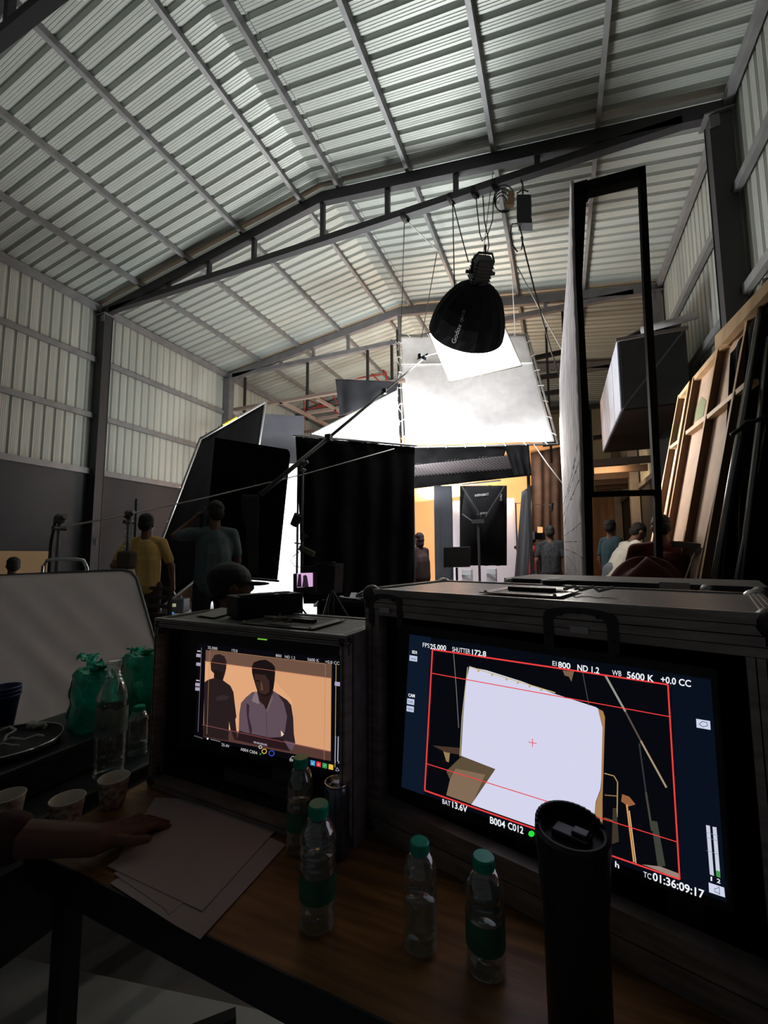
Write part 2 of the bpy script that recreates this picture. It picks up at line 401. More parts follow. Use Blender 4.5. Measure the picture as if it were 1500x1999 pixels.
# --- big case
bigt, bu, bn, bpt, bW, bbx = flight_case('flight_case', (-.455, .972), (.285, .766), .38, 1.209, TZ, .046, .062, .085, 'large black flight case holding the monitor with the red frame lines')
recess_handle(bigt, bu, bn, bpt, .285, .05, 1.2105, .17, .17)
b = MB(); c = bpt(.40, .20, 1.222); b.lathe([(.02, 0), (.03, .004), (.028, .012), (.012, .016)], c, n=14); b.build('latch_knob', BLACK, bigt)
b = MB(); b.tube([bpt(.43+.012*i, .17+.012*math.sin(i*1.9), 1.217+.004*(i % 3)) for i in range(9)], .0035); tag(b.build('cord_scrap', ROPE), 'short frayed cord lying on the large flight case handle', 'cord')
for a, hw in ((.50, .062), (.065, .05)):   # catch plates on the front rail
    b = MB(); b.use(HARDD); zc = 1.168
    pl = lambda x, z, d=-.004: bpt(a+x, d, zc+z)
    outer = []; 
    for i in range(13):
        th = PI*i/12; outer.append((hw*math.cos(th), .010+.022*math.sin(th)**.6 if 0 < i < 12 else .010))
    ring = [(-hw, -.038)]+outer[::-1]+[(hw, -.038)]
    inner = [(x*.72, z-.010) for x, z in ring]
    for i in range(len(ring)-1):
        b.hexa([pl(*ring[i]), pl(*ring[i+1]), pl(*inner[i+1]), pl(*inner[i])], [pl(*ring[i], .001), pl(*ring[i+1], .001), pl(*inner[i+1], .001), pl(*inner[i], .001)])
    for x, z in ((-hw*.86, -.02), (hw*.86, -.02), (-hw*.5, .018), (0, .024), (hw*.5, .018)): b.ball(pl(x, z, -.005), .0032, 4)
    o = b.build('catch_plate', None, bigt)
    b = MB(); b.box(pl(0, -.006, -.003), (.03, .004, .012), M=Matrix((bu, bn, Vector((0, 0, 1)))).transposed()); b.build('catch_pin', HARD, o)
BP = bpt(0, .028, 0)
BGN = bn
# --- big monitor
disp = [(800, 1238), (1388, 1325), (1420, 1762), (784, 1536)]
cx = sum(p[0] for p in disp)/4; cy = sum(p[1] for p in disp)/4
bz = [(775, 1215), (1402, 1306), (1437, 1790), (759, 1553)]
qb = [pP(x, y, BP, BGN) for x, y in bz]
mont = thing('monitor', (sum((v.x for v in qb))/4, sum((v.y for v in qb))/4, TZ+.02), 'large field monitor showing a white panel inside red frame lines', 'monitor')
b = MB(); b.hexa([v+BGN*.0005 for v in qb], [v+BGN*.045 for v in qb]); b.build('bezel', BEZEL, mont, bevel=.004)
s = Screen(BP, BGN); DK = (9, 12, 20)
s.poly(disp, (7, 11, 20)); s.poly([(800, 1238), (842, 1244), (828, 1552), (784, 1536)], (13, 24, 40)); s.poly([(1310, 1316), (1388, 1328), (1418, 1755), (1333, 1727)], (10, 17, 30))
s.poly([(847, 1267), (1305, 1335), (1328, 1713), (832, 1541)], (7, 9, 14))
s.poly([(902, 1476), (968, 1501), (922, 1570), (872, 1552), (880, 1524), (872, 1505)], (92, 78, 58)); s.poly([(890, 1500), (948, 1512), (922, 1570), (872, 1552), (879, 1522)], (128, 105, 85))
s.poly([(864, 1459), (880, 1462), (877, 1488), (872, 1486)], (150, 125, 85)); s.poly([(845, 1455), (902, 1460), (903, 1474), (870, 1468)], (70, 52, 42))
s.poly([(917, 1302), (950, 1308), (1020, 1330), (1080, 1353), (1164, 1380), (1176, 1388), (1180, 1400), (1176, 1500), (1173, 1540), (1164, 1564), (1161, 1592), (1161, 1654), (921, 1570), (968, 1501), (901, 1475), (905, 1400), (911, 1330)], (212, 212, 236), 1.0)
s.poly([(1168, 1383), (1178, 1388), (1182, 1400), (1179, 1500), (1177, 1560), (1177, 1660), (1161, 1654), (1161, 1592), (1165, 1564), (1174, 1540), (1175, 1500), (1177, 1420)], (165, 125, 78))
s.line((914, 1302), (903, 1400), 1.6, (190, 175, 140)); s.line((903, 1400), (899, 1476), 1.6, (190, 175, 140)); s.line((917, 1301), (1085, 1352), 2, (200, 185, 140))
for x in (935, 962, 990, 1012, 1035, 1058): s.disc((x, 1304+(x-917)*.3), 2.2, (185, 170, 120))
s.line((887, 1276), (892, 1340), 1.4, (110, 112, 105)); s.line((892, 1340), (897, 1420), 1.4, (110, 112, 105))
s.line((1183, 1318), (1222, 1388), 4, (150, 150, 140)); s.line((1222, 1388), (1252, 1445), 3.4, (90, 75, 65)); s.line((1252, 1445), (1302, 1536), 3.6, (165, 145, 120))
s.line((1249, 1450), (1262, 1545), 3, (50, 52, 50)); s.line((1262, 1545), (1274, 1620), 4, (70, 66, 58)); s.poly([(1272, 1600), (1284, 1602), (1300, 1688), (1285, 1690)], (62, 64, 56))
s.line((1139, 1312), (1151, 1376), 1.6, (70, 70, 68)); s.poly([(1100, 1308), (1122, 1310), (1117, 1330), (1112, 1320), (1104, 1318)], (120, 95, 75))
s.line((1181, 1508), (1200, 1513), 2, (170, 140, 90)); s.line((1200, 1513), (1207, 1525), 2, (170, 140, 90)); s.line((1207, 1525), (1206, 1593), 2.2, (175, 145, 95)); s.line((1206, 1593), (1196, 1600), 2, (150, 125, 80)); s.line((1182, 1550), (1206, 1552), 2, (140, 110, 75)); s.line((1181, 1594), (1199, 1600), 1.6, (120, 95, 65))
s.poly([(1216, 1548), (1230, 1553), (1242, 1568), (1228, 1572), (1214, 1562)], (150, 95, 60)); s.line((1225, 1568), (1239, 1680), 3.4, (215, 150, 85)); s.line((1230, 1580), (1243, 1682), 1.6, (245, 200, 150))
s.poly([(1198, 1575), (1205, 1575), (1210, 1640), (1196, 1645)], (60, 52, 42)); s.poly([(1255, 1684), (1290, 1688), (1327, 1702), (1328, 1712), (1300, 1702)], (150, 130, 120))
RED = (232, 62, 62)
for a, c, wv in (((847, 1267), (1305, 1335), 3.0), ((1305, 1335), (1328, 1713), 3.2), ((1328, 1713), (832, 1541), 3.0), ((832, 1541), (847, 1267), 2.8), ((845, 1313), (1308, 1397), 1.7), ((836, 1489), (1323, 1640), 1.7), ((1042, 1440), (1042, 1456), 1.4), ((1034, 1446.5), (1050, 1449.5), 1.4)): s.line(a, c, wv, RED)
Wt = (236, 240, 246)
for t_, a, c, h_, bo in (('FPS', (828.4, 1262), (841.6, 1264), 8.5, 0), ('25.000', (843, 1265.5), (874, 1269), 9.5, .02), ('SHUTTER', (886, 1270.5), (921, 1275.5), 9, 0), ('172.8', (924.5, 1276.6), (952, 1280.8), 10, .02), ('EI', (1081, 1297.5), (1089, 1299), 9, 0), ('800', (1092, 1301), (1116, 1304.5), 11, .02),
        ('ND 1.2', (1129.5, 1307), (1172, 1313.5), 11.5, .02), ('WB', (1197, 1316), (1215, 1318.5), 10, 0), ('5600 K', (1225.6, 1321.5), (1278, 1329.5), 12.5, .02), ('+0.0 CC', (1291.5, 1330), (1350, 1339), 12.5, .02), ('SDI', (808, 1274), (817.5, 1275.5), 5.5, .03), ('CAM', (801, 1358), (813.5, 1360), 6, .03),
        ('BAT', (867.5, 1565.5), (883, 1571), 9.5, 0), ('13.6V', (886.7, 1573), (916, 1583), 12, .02), ('B004', (960, 1603), (989.6, 1613), 13, .02), ('C012', (995, 1613.5), (1025, 1624), 13, .02), ('h', (1203, 1686.5), (1211, 1690), 11, .02), ('TC', (1258, 1706), (1273, 1711.5), 11, 0), ('01:36:09:17', (1276, 1712), (1376, 1748), 15, .02), ('1', (1388, 1712.5), (1391, 1713.5), 8, .02), ('2', (1400, 1716), (1407, 1718.5), 8, .02)):
    s.text(t_, a, c, h_, Wt, bo)
BX = (190, 200, 225)
for q_, tx, in (([(804, 1277.5), (819, 1280), (818.6, 1290.5), (803.5, 1288)], 'Look'), ([(799.5, 1361), (813.5, 1363.5), (813, 1374.5), (799, 1372)], '3.4K'), ([(798.6, 1375), (812.8, 1377.5), (812.2, 1388.5), (798.2, 1386)], 'RAW')):
    s.poly(q_, BX); s.text(tx, (q_[3][0]+2, q_[3][1]-3), (q_[2][0]-2, q_[2][1]-2.6), 5, (60, 70, 95))
s.poly([(1360, 1399.5), (1387, 1404), (1388, 1421), (1361, 1416.5)], (205, 212, 235))
for a, c in (((1366, 1410), (1372, 1404.5)), ((1372, 1404.5), (1381, 1407)), ((1381, 1407), (1382, 1413)), ((1382, 1413), (1373, 1415)), ((1373, 1415), (1366, 1410))): s.line(a, c, 1.1, (50, 55, 75))
P6 = lambda x, y: (1080+x/3.571, 1500+y/3.571)
s.poly([P6(1068, 372), P6(1095, 377), P6(1123, 722), P6(1095, 712)], (200, 205, 222)); s.poly([P6(1113, 383), P6(1140, 387), P6(1168, 735), P6(1140, 725)], (200, 205, 222)); s.poly([P6(1137, 683), P6(1164, 690), P6(1168, 735), P6(1140, 725)], (60, 150, 70))
for yy in (420, 455, 545): s.line(P6(1070, yy), P6(1152, yy+26), .7, (120, 125, 150))
s.poly([P6(1086, 765), P6(1193, 800), P6(1200, 868), P6(1090, 832)], (205, 212, 235))
for a, c in (((1128, 805), (1140, 808)), ((1140, 808), (1158, 795)), ((1158, 795), (1163, 845)), ((1163, 845), (1142, 830)), ((1142, 830), (1129, 826)), ((1129, 826), (1128, 805))): s.line(P6(*a), P6(*c), 1.0, (40, 45, 65))
s.disc((1042, 1621.5), 6, (40, 225, 60))
s.b.build('screen', None, mont, fix=False)
b = MB(); c0 = pP(1100, 1800, BP, BGN)
for px in ((840, 1625), (1010, 1685), (1330, 1800)):
    p = pP(px[0], px[1], BP, BGN); b.box((p.x+bn.x*.06, p.y+bn.y*.06, TZ+.06), (.05, .03, .09))
b.bar(bpt(.1, .09, TZ+.03), bpt(.62, .09, TZ+.03), .05, .03); b.build('mount', mat('mount_grey', (.05, .048, .046), .6), mont)
# --- small case and monitor
smt, su, sn, spt, sW, sbx = flight_case('flight_case', (-1.109, .912), (-.456, .8735), .25, 1.11, TZ, .017, .024, .03, 'small black flight case holding the monitor that shows two men', lam=mat('case_laminate_worn', (.15, .14, .135), .5, noise_s=30, noise_a=.2, bump=.1, bump_s=200), br=.016)
recess_handle(smt, su, sn, spt, .30, .03, 1.1115, .24, .16)
SP = spt(0, .05, 0)
bz = [(352, 1215), (690, 1252), (688, 1530), (345, 1458)]
qb = [pP(x, y, SP, sn) for x, y in bz]
mont = thing('monitor', (sum((v.x for v in qb))/4, sum((v.y for v in qb))/4, TZ+.02), 'small field monitor showing two men against a peach backdrop', 'monitor')
b = MB(); b.hexa([v+sn*.0005 for v in qb], [v+sn*.04 for v in qb]); b.build('bezel', BEZEL, mont, bevel=.004)
s = Screen(SP, sn, lambda x, y: (380+x/4.6875, 1240+y/4.6875))
s.poly([(40, 70), (1370, 225), (1355, 1255), (5, 930)], (8, 8, 14))
s.poly([(103, 135), (1257, 262), (1247, 1150), (85, 930)], (108, 80, 66))
s.poly([(99, 237), (1251, 392), (1247, 1062), (82, 815)], (224, 166, 122)); s.poly([(640, 310), (1251, 392), (1247, 1062), (900, 989), (900, 600)], (214, 156, 114))
s.poly([(82, 815), (1247, 1062), (1246, 1150), (82, 930)], (84, 56, 50))
D1 = (40, 29, 30)
s.poly([(165, 215), (185, 180), (230, 172), (275, 192), (295, 240), (292, 300), (282, 345), (270, 385), (262, 412), (330, 462), (358, 520), (372, 640), (385, 745), (375, 770), (388, 900), (392, 962), (365, 955), (330, 860), (318, 790), (312, 965), (85, 925), (92, 430), (130, 405), (178, 392), (180, 350), (152, 320), (148, 250)], D1)
s.poly([(190, 570), (260, 545), (320, 560), (300, 590), (210, 600)], (52, 40, 42)); s.poly([(182, 318), (215, 330), (270, 330), (262, 395), (240, 412), (195, 392)], (30, 21, 21))
s.poly([(575, 515), (530, 520), (470, 570), (428, 620), (412, 720), (408, 870), (395, 955), (640, 1010), (900, 1050), (925, 985), (908, 900), (906, 760), (888, 640), (850, 592), (760, 532), (715, 503), (660, 560)], (94, 76, 86))
s.poly([(760, 532), (850, 592), (888, 640), (906, 760), (912, 900), (925, 985), (815, 960), (790, 930), (830, 880), (850, 740), (820, 620)], (44, 33, 38)); s.poly([(480, 620), (505, 640), (500, 740), (530, 860), (520, 930), (505, 880), (480, 720)], (52, 40, 46))
s.poly([(412, 870), (470, 890), (690, 935), (800, 930), (830, 975), (880, 1060), (640, 1015), (390, 960)], (40, 24, 28))
s.poly([(570, 470), (700, 470), (725, 510), (700, 600), (662, 690), (640, 640), (595, 600)], (42, 27, 26))
s.poly([(528, 290), (545, 248), (600, 228), (655, 223), (712, 255), (740, 290), (742, 345), (736, 420), (725, 495), (700, 540), (650, 560), (605, 545), (572, 490), (545, 400), (530, 340)], (26, 18, 19))
s.poly([(556, 350), (600, 358), (650, 360), (690, 420), (690, 520), (640, 545), (606, 530), (576, 480), (556, 410)], (58, 38, 34)); s.poly([(610, 430), (622, 430), (634, 500), (612, 506)], (95, 65, 55)); s.poly([(565, 408), (600, 412), (600, 424), (567, 420)], (24, 16, 16)); s.poly([(596, 532), (640, 536), (636, 548), (600, 544)], (30, 18, 18))
s.poly([(560, 520), (575, 515), (600, 610), (590, 628), (530, 600), (540, 560)], (128, 112, 118)); s.poly([(715, 540), (724, 575), (672, 700), (660, 690)], (110, 92, 98)); s.line((662, 690), (668, 930), 4, (66, 52, 60))
s.poly([(796, 868), (826, 904), (800, 925)], (228, 205, 175))
LN = (170, 130, 90)
for a, c in (((147, 132), (1205, 262)), ((1205, 262), (1192, 1140)), ((147, 132), (120, 902))): s.line(a, c, 3, LN)
s.line((1302, 262), (1292, 1205), 5, (190, 160, 70)); s.line((72, 112), (40, 880), 4, (120, 112, 115)); s.line((99, 237), (1251, 392), 3.5, (190, 110, 85)); s.line((80, 815), (1247, 1062), 3.5, (165, 90, 95)); s.line((5, 915), (85, 940), 12, (70, 68, 74))
G_ = (205, 200, 205)
for t_, a, c, h_ in (('25.000', (130, 120), (218, 132), 24), ('172.8', (350, 147), (402, 153), 24), ('800', (753, 194), (805, 201), 25), ('ND 1.2', (837, 205), (930, 216), 25), ('5600 K', (1043, 230), (1148, 243), 27), ('+0.0 CC', (1205, 250), (1335, 268), 27), ('25.4V', (258, 1006), (330, 1024), 26), ('A004 C004', (433, 1048), (585, 1086), 28), ('00:00:00:05', (552, 980), (675, 1008), 18), ('0.7', (880, 1145), (915, 1152), 26), ('1 2', (1298, 1158), (1335, 1165), 22)): s.text(t_, a, c, h_, G_)
for x, y in ((30, 165), (30, 245), (22, 430), (22, 470)): s.poly([(x, y), (x+40, y+4), (x+38, y+34), (x-2, y+30)], (165, 155, 180))
s.poly([(1296, 418), (1346, 425), (1344, 462), (1294, 455)], (165, 160, 185)); s.poly([(40, 135), (70, 139), (69, 150), (39, 146)], (190, 185, 200)); s.poly([(30, 402), (60, 406), (59, 416), (29, 412)], (190, 185, 200))
s.line((1303, 912), (1298, 1140), 9, (150, 150, 165)); s.line((1328, 918), (1323, 1146), 9, (165, 165, 180))
s.ringp((617, 1015), 16, 5, (225, 225, 225)); s.ringp((653, 1053), 24, 7, (225, 185, 60)); s.ringp((720, 1071), 27, 7, (60, 80, 215)); s.disc((620, 1078), 9, (50, 130, 60)); s.disc((137, 938), 9, (215, 215, 215)); s.line((165, 943), (255, 965), 4, (170, 170, 170))
for q_, c_ in (((1077, 1130), (62, 150, 205)), ((1130, 1142), (215, 50, 60)), ((1186, 1154), (45, 150, 80)), ((1243, 1166), (225, 185, 75))): s.poly([(q_[0], q_[1]), (q_[0]+42, q_[1]+9), (q_[0]+41, q_[1]+55), (q_[0]-1, q_[1]+46)], c_)
s.line((1090, 1155), (1098, 1168), 3, (230, 230, 230)); s.line((1098, 1168), (1112, 1146), 3, (230, 230, 230)); s.line((1142, 1160), (1160, 1182), 3, (240, 200, 200)); s.line((1160, 1160), (1142, 1182), 3, (240, 200, 200)); s.line((1200, 1180), (1214, 1176), 5, (220, 240, 220))
s.ringp((919, 1116), 22, 5, (190, 180, 175)); s.line((1308, 1225), (1322, 1195), 3, (190, 190, 215)); s.line((1322, 1195), (1340, 1226), 3, (190, 190, 215)); s.line((1340, 1226), (1308, 1225), 3, (190, 190, 215))
s.b.build('screen', None, mont, fix=False)
b = MB(); b.hexa(*[[pP(x, y, SP, sn)-sn*o for x, y in ((504, 1245.8), (522, 1247.6), (522, 1249.8), (504, 1248))] for o in (.001, .002)]); b.build('power_light', glow('led_green', (120, 190, 60)), mont)
b = MB(); b.bar(spt(.22, .1, TZ+.05), spt(.6, .1, TZ+.05), .06, .03); b.box(spt(.41, .1, TZ+.08), (.06, .04, .13)); b.build('mount', MATS['mount_grey'], mont)
# --- table
Ye = .635
t = thing('table', (-.3, 1.0, 0), 'wooden table under the two monitor cases, with a dark edge', 'table')
XA, XB, YT = -1.145, .95, 1.45
b = MB(); b.hexa([(XA, Ye, TZ-.03), (XB, Ye-.05, TZ-.03), (XB, YT, TZ-.03), (XA, YT, TZ-.03)], [(XA, Ye, TZ-.0005), (XB, Ye-.05, TZ-.0005), (XB, YT, TZ-.0005), (XA, YT, TZ-.0005)]); b.build('table_top', WOOD, t)
b = MB(); b.hexa([(XA, Ye-.004, TZ-.07), (XB, Ye-.054, TZ-.07), (XB, Ye-.05, TZ-.07), (XA, Ye, TZ-.07)], [(XA, Ye-.004, TZ), (XB, Ye-.054, TZ), (XB, Ye-.05, TZ), (XA, Ye, TZ)]); b.build('edge_band', BLACK, t)
for x in (XA+.08, XB-.08):
    for y in (Ye+.05, YT-.08):
        b = MB(); b.bar((x, y, 0), (x, y, TZ-.03), .04); b.build('leg', BLACK, t)
# ================================================================== THINGS ON AND AROUND THE TABLE
def film_mat(name, tint, gl=.12, rough=.06):
    if name in MATS: return MATS[name]
    m = bpy.data.materials.new(name); m.use_nodes = True; nt = m.node_tree; nt.nodes.clear()
    t = nt.nodes.new('ShaderNodeBsdfTransparent'); g = nt.nodes.new('ShaderNodeBsdfGlossy'); d = nt.nodes.new('ShaderNodeBsdfDiffuse'); mx = nt.nodes.new('ShaderNodeMixShader'); m2 = nt.nodes.new('ShaderNodeMixShader'); o = nt.nodes.new('ShaderNodeOutputMaterial')
    lw = nt.nodes.new('ShaderNodeLayerWeight'); lw.inputs[0].default_value = .35
    ma = nt.nodes.new('ShaderNodeMath'); ma.operation = 'MULTIPLY_ADD'; ma.inputs[1].default_value = .55; ma.inputs[2].default_value = gl
    nt.links.new(lw.outputs['Facing'], ma.inputs[0]); nt.links.new(ma.outputs[0], mx.inputs[0])
    t.inputs[0].default_value = (*tint, 1); g.inputs[0].default_value = (.9, .92, .92, 1); g.inputs[1].default_value = rough
    d.inputs[0].default_value = (.5, .52, .52, 1); m2.inputs[0].default_value = .05
    nt.links.new(t.outputs[0], m2.inputs[1]); nt.links.new(d.outputs[0], m2.inputs[2])
    nt.links.new(m2.outputs[0], mx.inputs[1]); nt.links.new(g.outputs[0], mx.inputs[2]); nt.links.new(mx.outputs[0], o.inputs[0])
    MATS[name] = m; return m
PET = film_mat('clear_plastic', (.90, .94, .92)); WATER = film_mat('water', (.72, .80, .78), .03, .02)
CAPG = mat('green_cap', (.008, .34, .21), .45); LABG = mat('green_label', (.02, .11, .06), .5, noise_s=9, noise_a=.5)
def bottle(x, y, z, h, r, label, cap=True, lab=None, ribs=True, capc=CAPG, level=.6, group=None):
    t = thing('water_bottle', (x, y, z), label, 'bottle', group)
    P = []; nb = 36
    P.append((r*.55, .002)); P.append((r*.86, .004))
    for i in range(nb+1):
        k = i/nb; zz = .008+(h*.66)*k; rr = r*(1-.05*abs(math.sin(k*PI*7))) if ribs and (k < .36 or k > .74) else r*.99
        P.append((rr, zz))
    for k in range(1, 9):
        a = k/8; P.append((r*.45+(r*.55)*math.cos(a*PI/2)**.8 if a < 1 else r*.45, .008+h*.66+h*.20*a))
    P += [(r*.44, h*.885), (r*.54, h*.892), (r*.54, h*.902), (r*.43, h*.905), (r*.43, h*.975 if cap else h)]
    b = MB(); b.lathe(P, (x, y, z), n=28, cap=False); o = b.build('bottle_body', PET, t, smooth=True, fix=False)
    if level:
        b = MB(); W_ = [(rr*.93, zz) for rr, zz in P if .006 < zz < h*level]; b.lathe(W_, (x, y, z+.001), n=24); b.build('water', WATER, o, smooth=True)
    if cap:
        b = MB(); b.lathe([(r*.53, h*.895), (r*.555, h*.90), (r*.555, h*.988), (r*.51, h), (.001, h)], (x, y, z), n=22)
        for i in range(22):
            a = 2*PI*i/22; b.cyl((x+r*.555*math.cos(a), y+r*.555*math.sin(a), z+h*.905), (x+r*.555*math.cos(a), y+r*.555*math.sin(a), z+h*.985), r*.022, n=4)
        b.build('cap', capc, t, smooth=False, label='green screw cap' if capc is CAPG else None)
    if lab:
        z0, z1, m = lab; b = MB(); b.rings([b.ring((x, y, z+h*q), (0, 0, 1), r*1.012, 30) for q in (z0, z1)], cap=False); b.build('label_band', m, t, smooth=True)
    return t
def at_base(px, py, z): p = pZ(px, py, z); return p.x, p.y, z
x, y, z = at_base(620, 1806, TZ); bottle(x, y, z, .205, .033, 'green capped water bottle standing at the front edge beside the papers', lab=(.26, .46, LABG), level=.62)
x, y, z = at_base(585, 1660, TZ); bottle(x, y, z, .198, .030, 'green capped water bottle behind another, in front of the small monitor', lab=(.26, .46, LABG), level=.58)
x, y, z = at_base(822, 1850, TZ); bottle(x, y, z, .168, .029, 'short water bottle with green cap, left of the pair before the red framed monitor', lab=None, level=.5)
x, y, z = at_base(950, 1895, TZ); bottle(x, y, z, .170, .031, 'short water bottle with green cap right beside the black tumbler', lab=(.25, .5, LABG), level=.45)
PIC = mat('picture_label', (.28, .30, .27), .5, noise_s=22, noise_a=.6, col2=(.05, .12, .09))
x, y, z = at_base(212, 1515, TZ-.004); bb = bottle(x, y, z, .325, .043, 'tall half crushed clear bottle with a picture label on the black trunk', cap=False, lab=(.39, .62, PIC), level=0)
b = MB(); b.lathe([(.0185, .318), (.020, .322), (.020, .338), (.001, .339)], (x, y, z), n=20); b.build('cap', PET, bb)
x, y, z = at_base(268, 1474, TZ-.004); bottle(x, y, z, .158, .031, 'small round shouldered bottle with green cap beside the small flight case', level=.3)
# slim can
x, y, z = at_base(657, 1672, TZ); t = thing('drink_can', (x, y, z), 'slim silver topped drink can between the water bottles and the large case', 'can')
b = MB(); b.lathe([(.022, 0), (.026, .006), (.0285, .014), (.0285, .135), (.026, .145), (.0245, .150)], (x, y, z), n=28); b.build('can_body', mat('can_body', (.12, .13, .16), .25, .8, noise_s=8, noise_a=.6), t, smooth=True)
b = MB(); b.lathe([(.0245, .150), (.027, .152), (.027, .156), (.0245, .156), (.023, .150), (.001, .151)], (x, y, z), n=28); b.build('can_lid', CHROME, t, smooth=True)
b = MB(); b.bar((x-.012, y, z+.153), (x+.008, y+.002, z+.153), .012, .002); b.build('pull_tab', CHROME, t)
# black tumbler
TB = mat('tumbler_black', (.009, .009, .011), .5)
tx, ty = -.001, .70; t = thing('travel_tumbler', (tx, ty, TZ), 'big black travel tumbler in front of the red framed monitor', 'tumbler')
b = MB(); b.lathe([(.038, 0), (.042, .004), (.043, .16), (.0475, .20), (.049, .235), (.0485, .24)], (tx, ty, TZ), n=36); b.build('cup_body', TB, t, smooth=True)
b = MB(); b.lathe([(.0485, .236), (.0502, .240), (.0502, .258), (.045, .262), (.042, .262), (.041, .252), (.001, .251)], (tx, ty, TZ), n=36)
for i in range(18):
    a0 = .5+i*.16; a1 = a0+.16; f = lambda a, rr, zz: (tx+rr*math.cos(a), ty+rr*math.sin(a), TZ+zz); hh = .013*math.sin(PI*(i+.5)/18)**.5
    b.hexa([f(a0, .0502, .256), f(a1, .0502, .256), f(a1, .045, .256), f(a0, .045, .256)], [f(a0, .0495, .262+hh), f(a1, .0495, .262+hh), f(a1, .046, .262+hh), f(a0, .046, .262+hh)])
o = b.build('lid', TB, t, smooth=False)
b = MB(); b.box((tx, ty, TZ+.256), (.05, .026, .008), rz=-.35); b.box((tx+.012, ty-.003, TZ+.262), (.022, .018, .006), rz=-.35); b.build('slider', mat('tumbler_slider', (.02, .02, .022), .35), o, bevel=.002)
# paper cups
CUPI = mat('paper_cup', (.62, .58, .50), .75, noise_s=55, noise_a=.0)
CUPP = mat('paper_cup_print', (.52, .47, .40), .7, noise_s=70, noise_a=.4, col2=(.19, .10, .07))
def cup(px, py, label):
    x, y, z = at_base(px, py, TZ); t = thing('paper_cup', (x, y, z), label, 'cup', 'paper cups along the left edge of the wooden table')
    b = MB(); b.rings([b.ring((x, y, z+zz), (0, 0, 1), r, 30) for r, zz in ((.0262, .002), (.030, .02), (.0335, .045), (.0368, .069))], cap=False); b.build('cup_wall', CUPP, t, smooth=True, fix=False)
    b = MB(); b.rings([b.ring((x, y, z+zz), (0, 0, 1), r, 30) for r, zz in ((.0368, .069), (.0378, .0705), (.0366, .072), (.0355, .069), (.0325, .045), (.0255, .008), (.001, .007))], cap=False); b.build('inner_lining', CUPI, t, smooth=True, fix=False)
cup(128, 1618, 'printed paper cup in the middle of the row, nearest the sleeved arm'); cup(220, 1572, 'printed paper cup nearest the small monitor case'); cup(10, 1612, 'printed paper cup cut off by the left edge of the view')
# paper sheets
PAPER = mat('paper', (.38, .335, .33), .85, noise_s=4, noise_a=.05)
SH = [([(303, 1557), (415, 1562), (300, 1650), (215, 1700)], 'sheet of paper at the bottom, corner toward the small case', .0008), ([(428, 1585), (558, 1650), (391, 1834), (341, 1806), (215, 1725)], 'lowest white sheet sticking out over the table edge', .0018),
      ([(400, 1575), (540, 1612), (330, 1786), (322, 1774), (222, 1706)], 'white sheet under the top sheet, its left corner showing', .0028), ([(401, 1562), (556, 1602), (395, 1779), (209, 1691)], 'topmost white sheet of the loose paper pile', .004)]
for q_, l_, dz in SH:
    b = MB(); pts = [pZ(x, y, TZ+dz) for x, y in q_]; b.prism(pts, (0, 0, .0007)); tag(b.build('paper_sheet', PAPER), l_, 'paper', 'loose sheets in front of the small monitor')
# black trunk and box at the left
TRK = mat('black_trunk', (.020, .021, .022), .5, noise_s=8, noise_a=.3, bump=.08)
t = thing('trunk', (-1.56, .66, 0), 'long black trunk beside the wooden table, carrying the tall clear bottle', 'trunk')
b = MB(); b.box((-1.565, .64, .484), (.64, 1.50, .298)); b.build('trunk_body', TRK, t, bevel=.006)
for x_ in (-1.85, -1.28):
    for y_ in (-.06, 1.34): b = MB(); b.bar((x_, y_, 0), (x_, y_, .34), .05); b.build('leg', BLACK, t)
b = MB(); b.box((-1.199, .64, .59), (.088, 1.50, .02)); b.box((-1.238, .64, .61), (.006, 1.5, .045)); b.build('rim', mat('trunk_rim', (.03, .03, .032), .4, .4), t)
b = MB(); b.box((-1.515, .70, .6855), (.30, 1.16, .095)); b.box((-1.515, .70, .722), (.31, 1.17, .022)); tag(b.build('equipment_box', TRK, bevel=.004), 'low black equipment box on the trunk, under the round dish', 'box')
# round dish
c = Vector((-1.515, .772, .735)); t = thing('round_tray', c, 'round black tray with a bright metal rim holding cable and gloves', 'tray')
b = MB(); b.lathe([(.10, 0), (.125, .006), (.132, .022), (.129, .022), (.122, .009), (.001, .006)], c, n=40); b.build('dish', TRK, t, smooth=True)
b = MB(); rr = b.tube([c+Vector((.131*math.cos(2*PI*i/40), .131*math.sin(2*PI*i/40), .023)) for i in range(41)], .0028, 6); b.build('rim', CHROME, t, smooth=True)
random.seed(3)
b = MB(); b.tube([c+Vector((-.10+.02*i, .03*math.sin(i*.9)+.02, .022+.012*math.sin(i*1.3)**2)) for i in range(10)], .004); b.tube([c+Vector((-.11+.017*i, -.03+.025*math.sin(i*.7+1), .018+.01*math.sin(i)**2)) for i in range(12)], .003)
tag(b.build('cable', ROPE, smooth=True), 'pale cable coiled inside the round black tray', 'cable')
b = MB(); c2 = pZ(78, 1420, .737)
for i in range(5): b.tube([c2+Vector((-.035+.014*i+.006*j, .012*math.sin(j+i)-.02, .006+.014*math.sin(PI*j/5))) for j in range(6)], .0065)
tag(b.build('rag', mat('rag', (.42, .38, .33), .95, noise_s=30, noise_a=.3), smooth=True), 'small crumpled pale rag behind the round tray', 'rag')
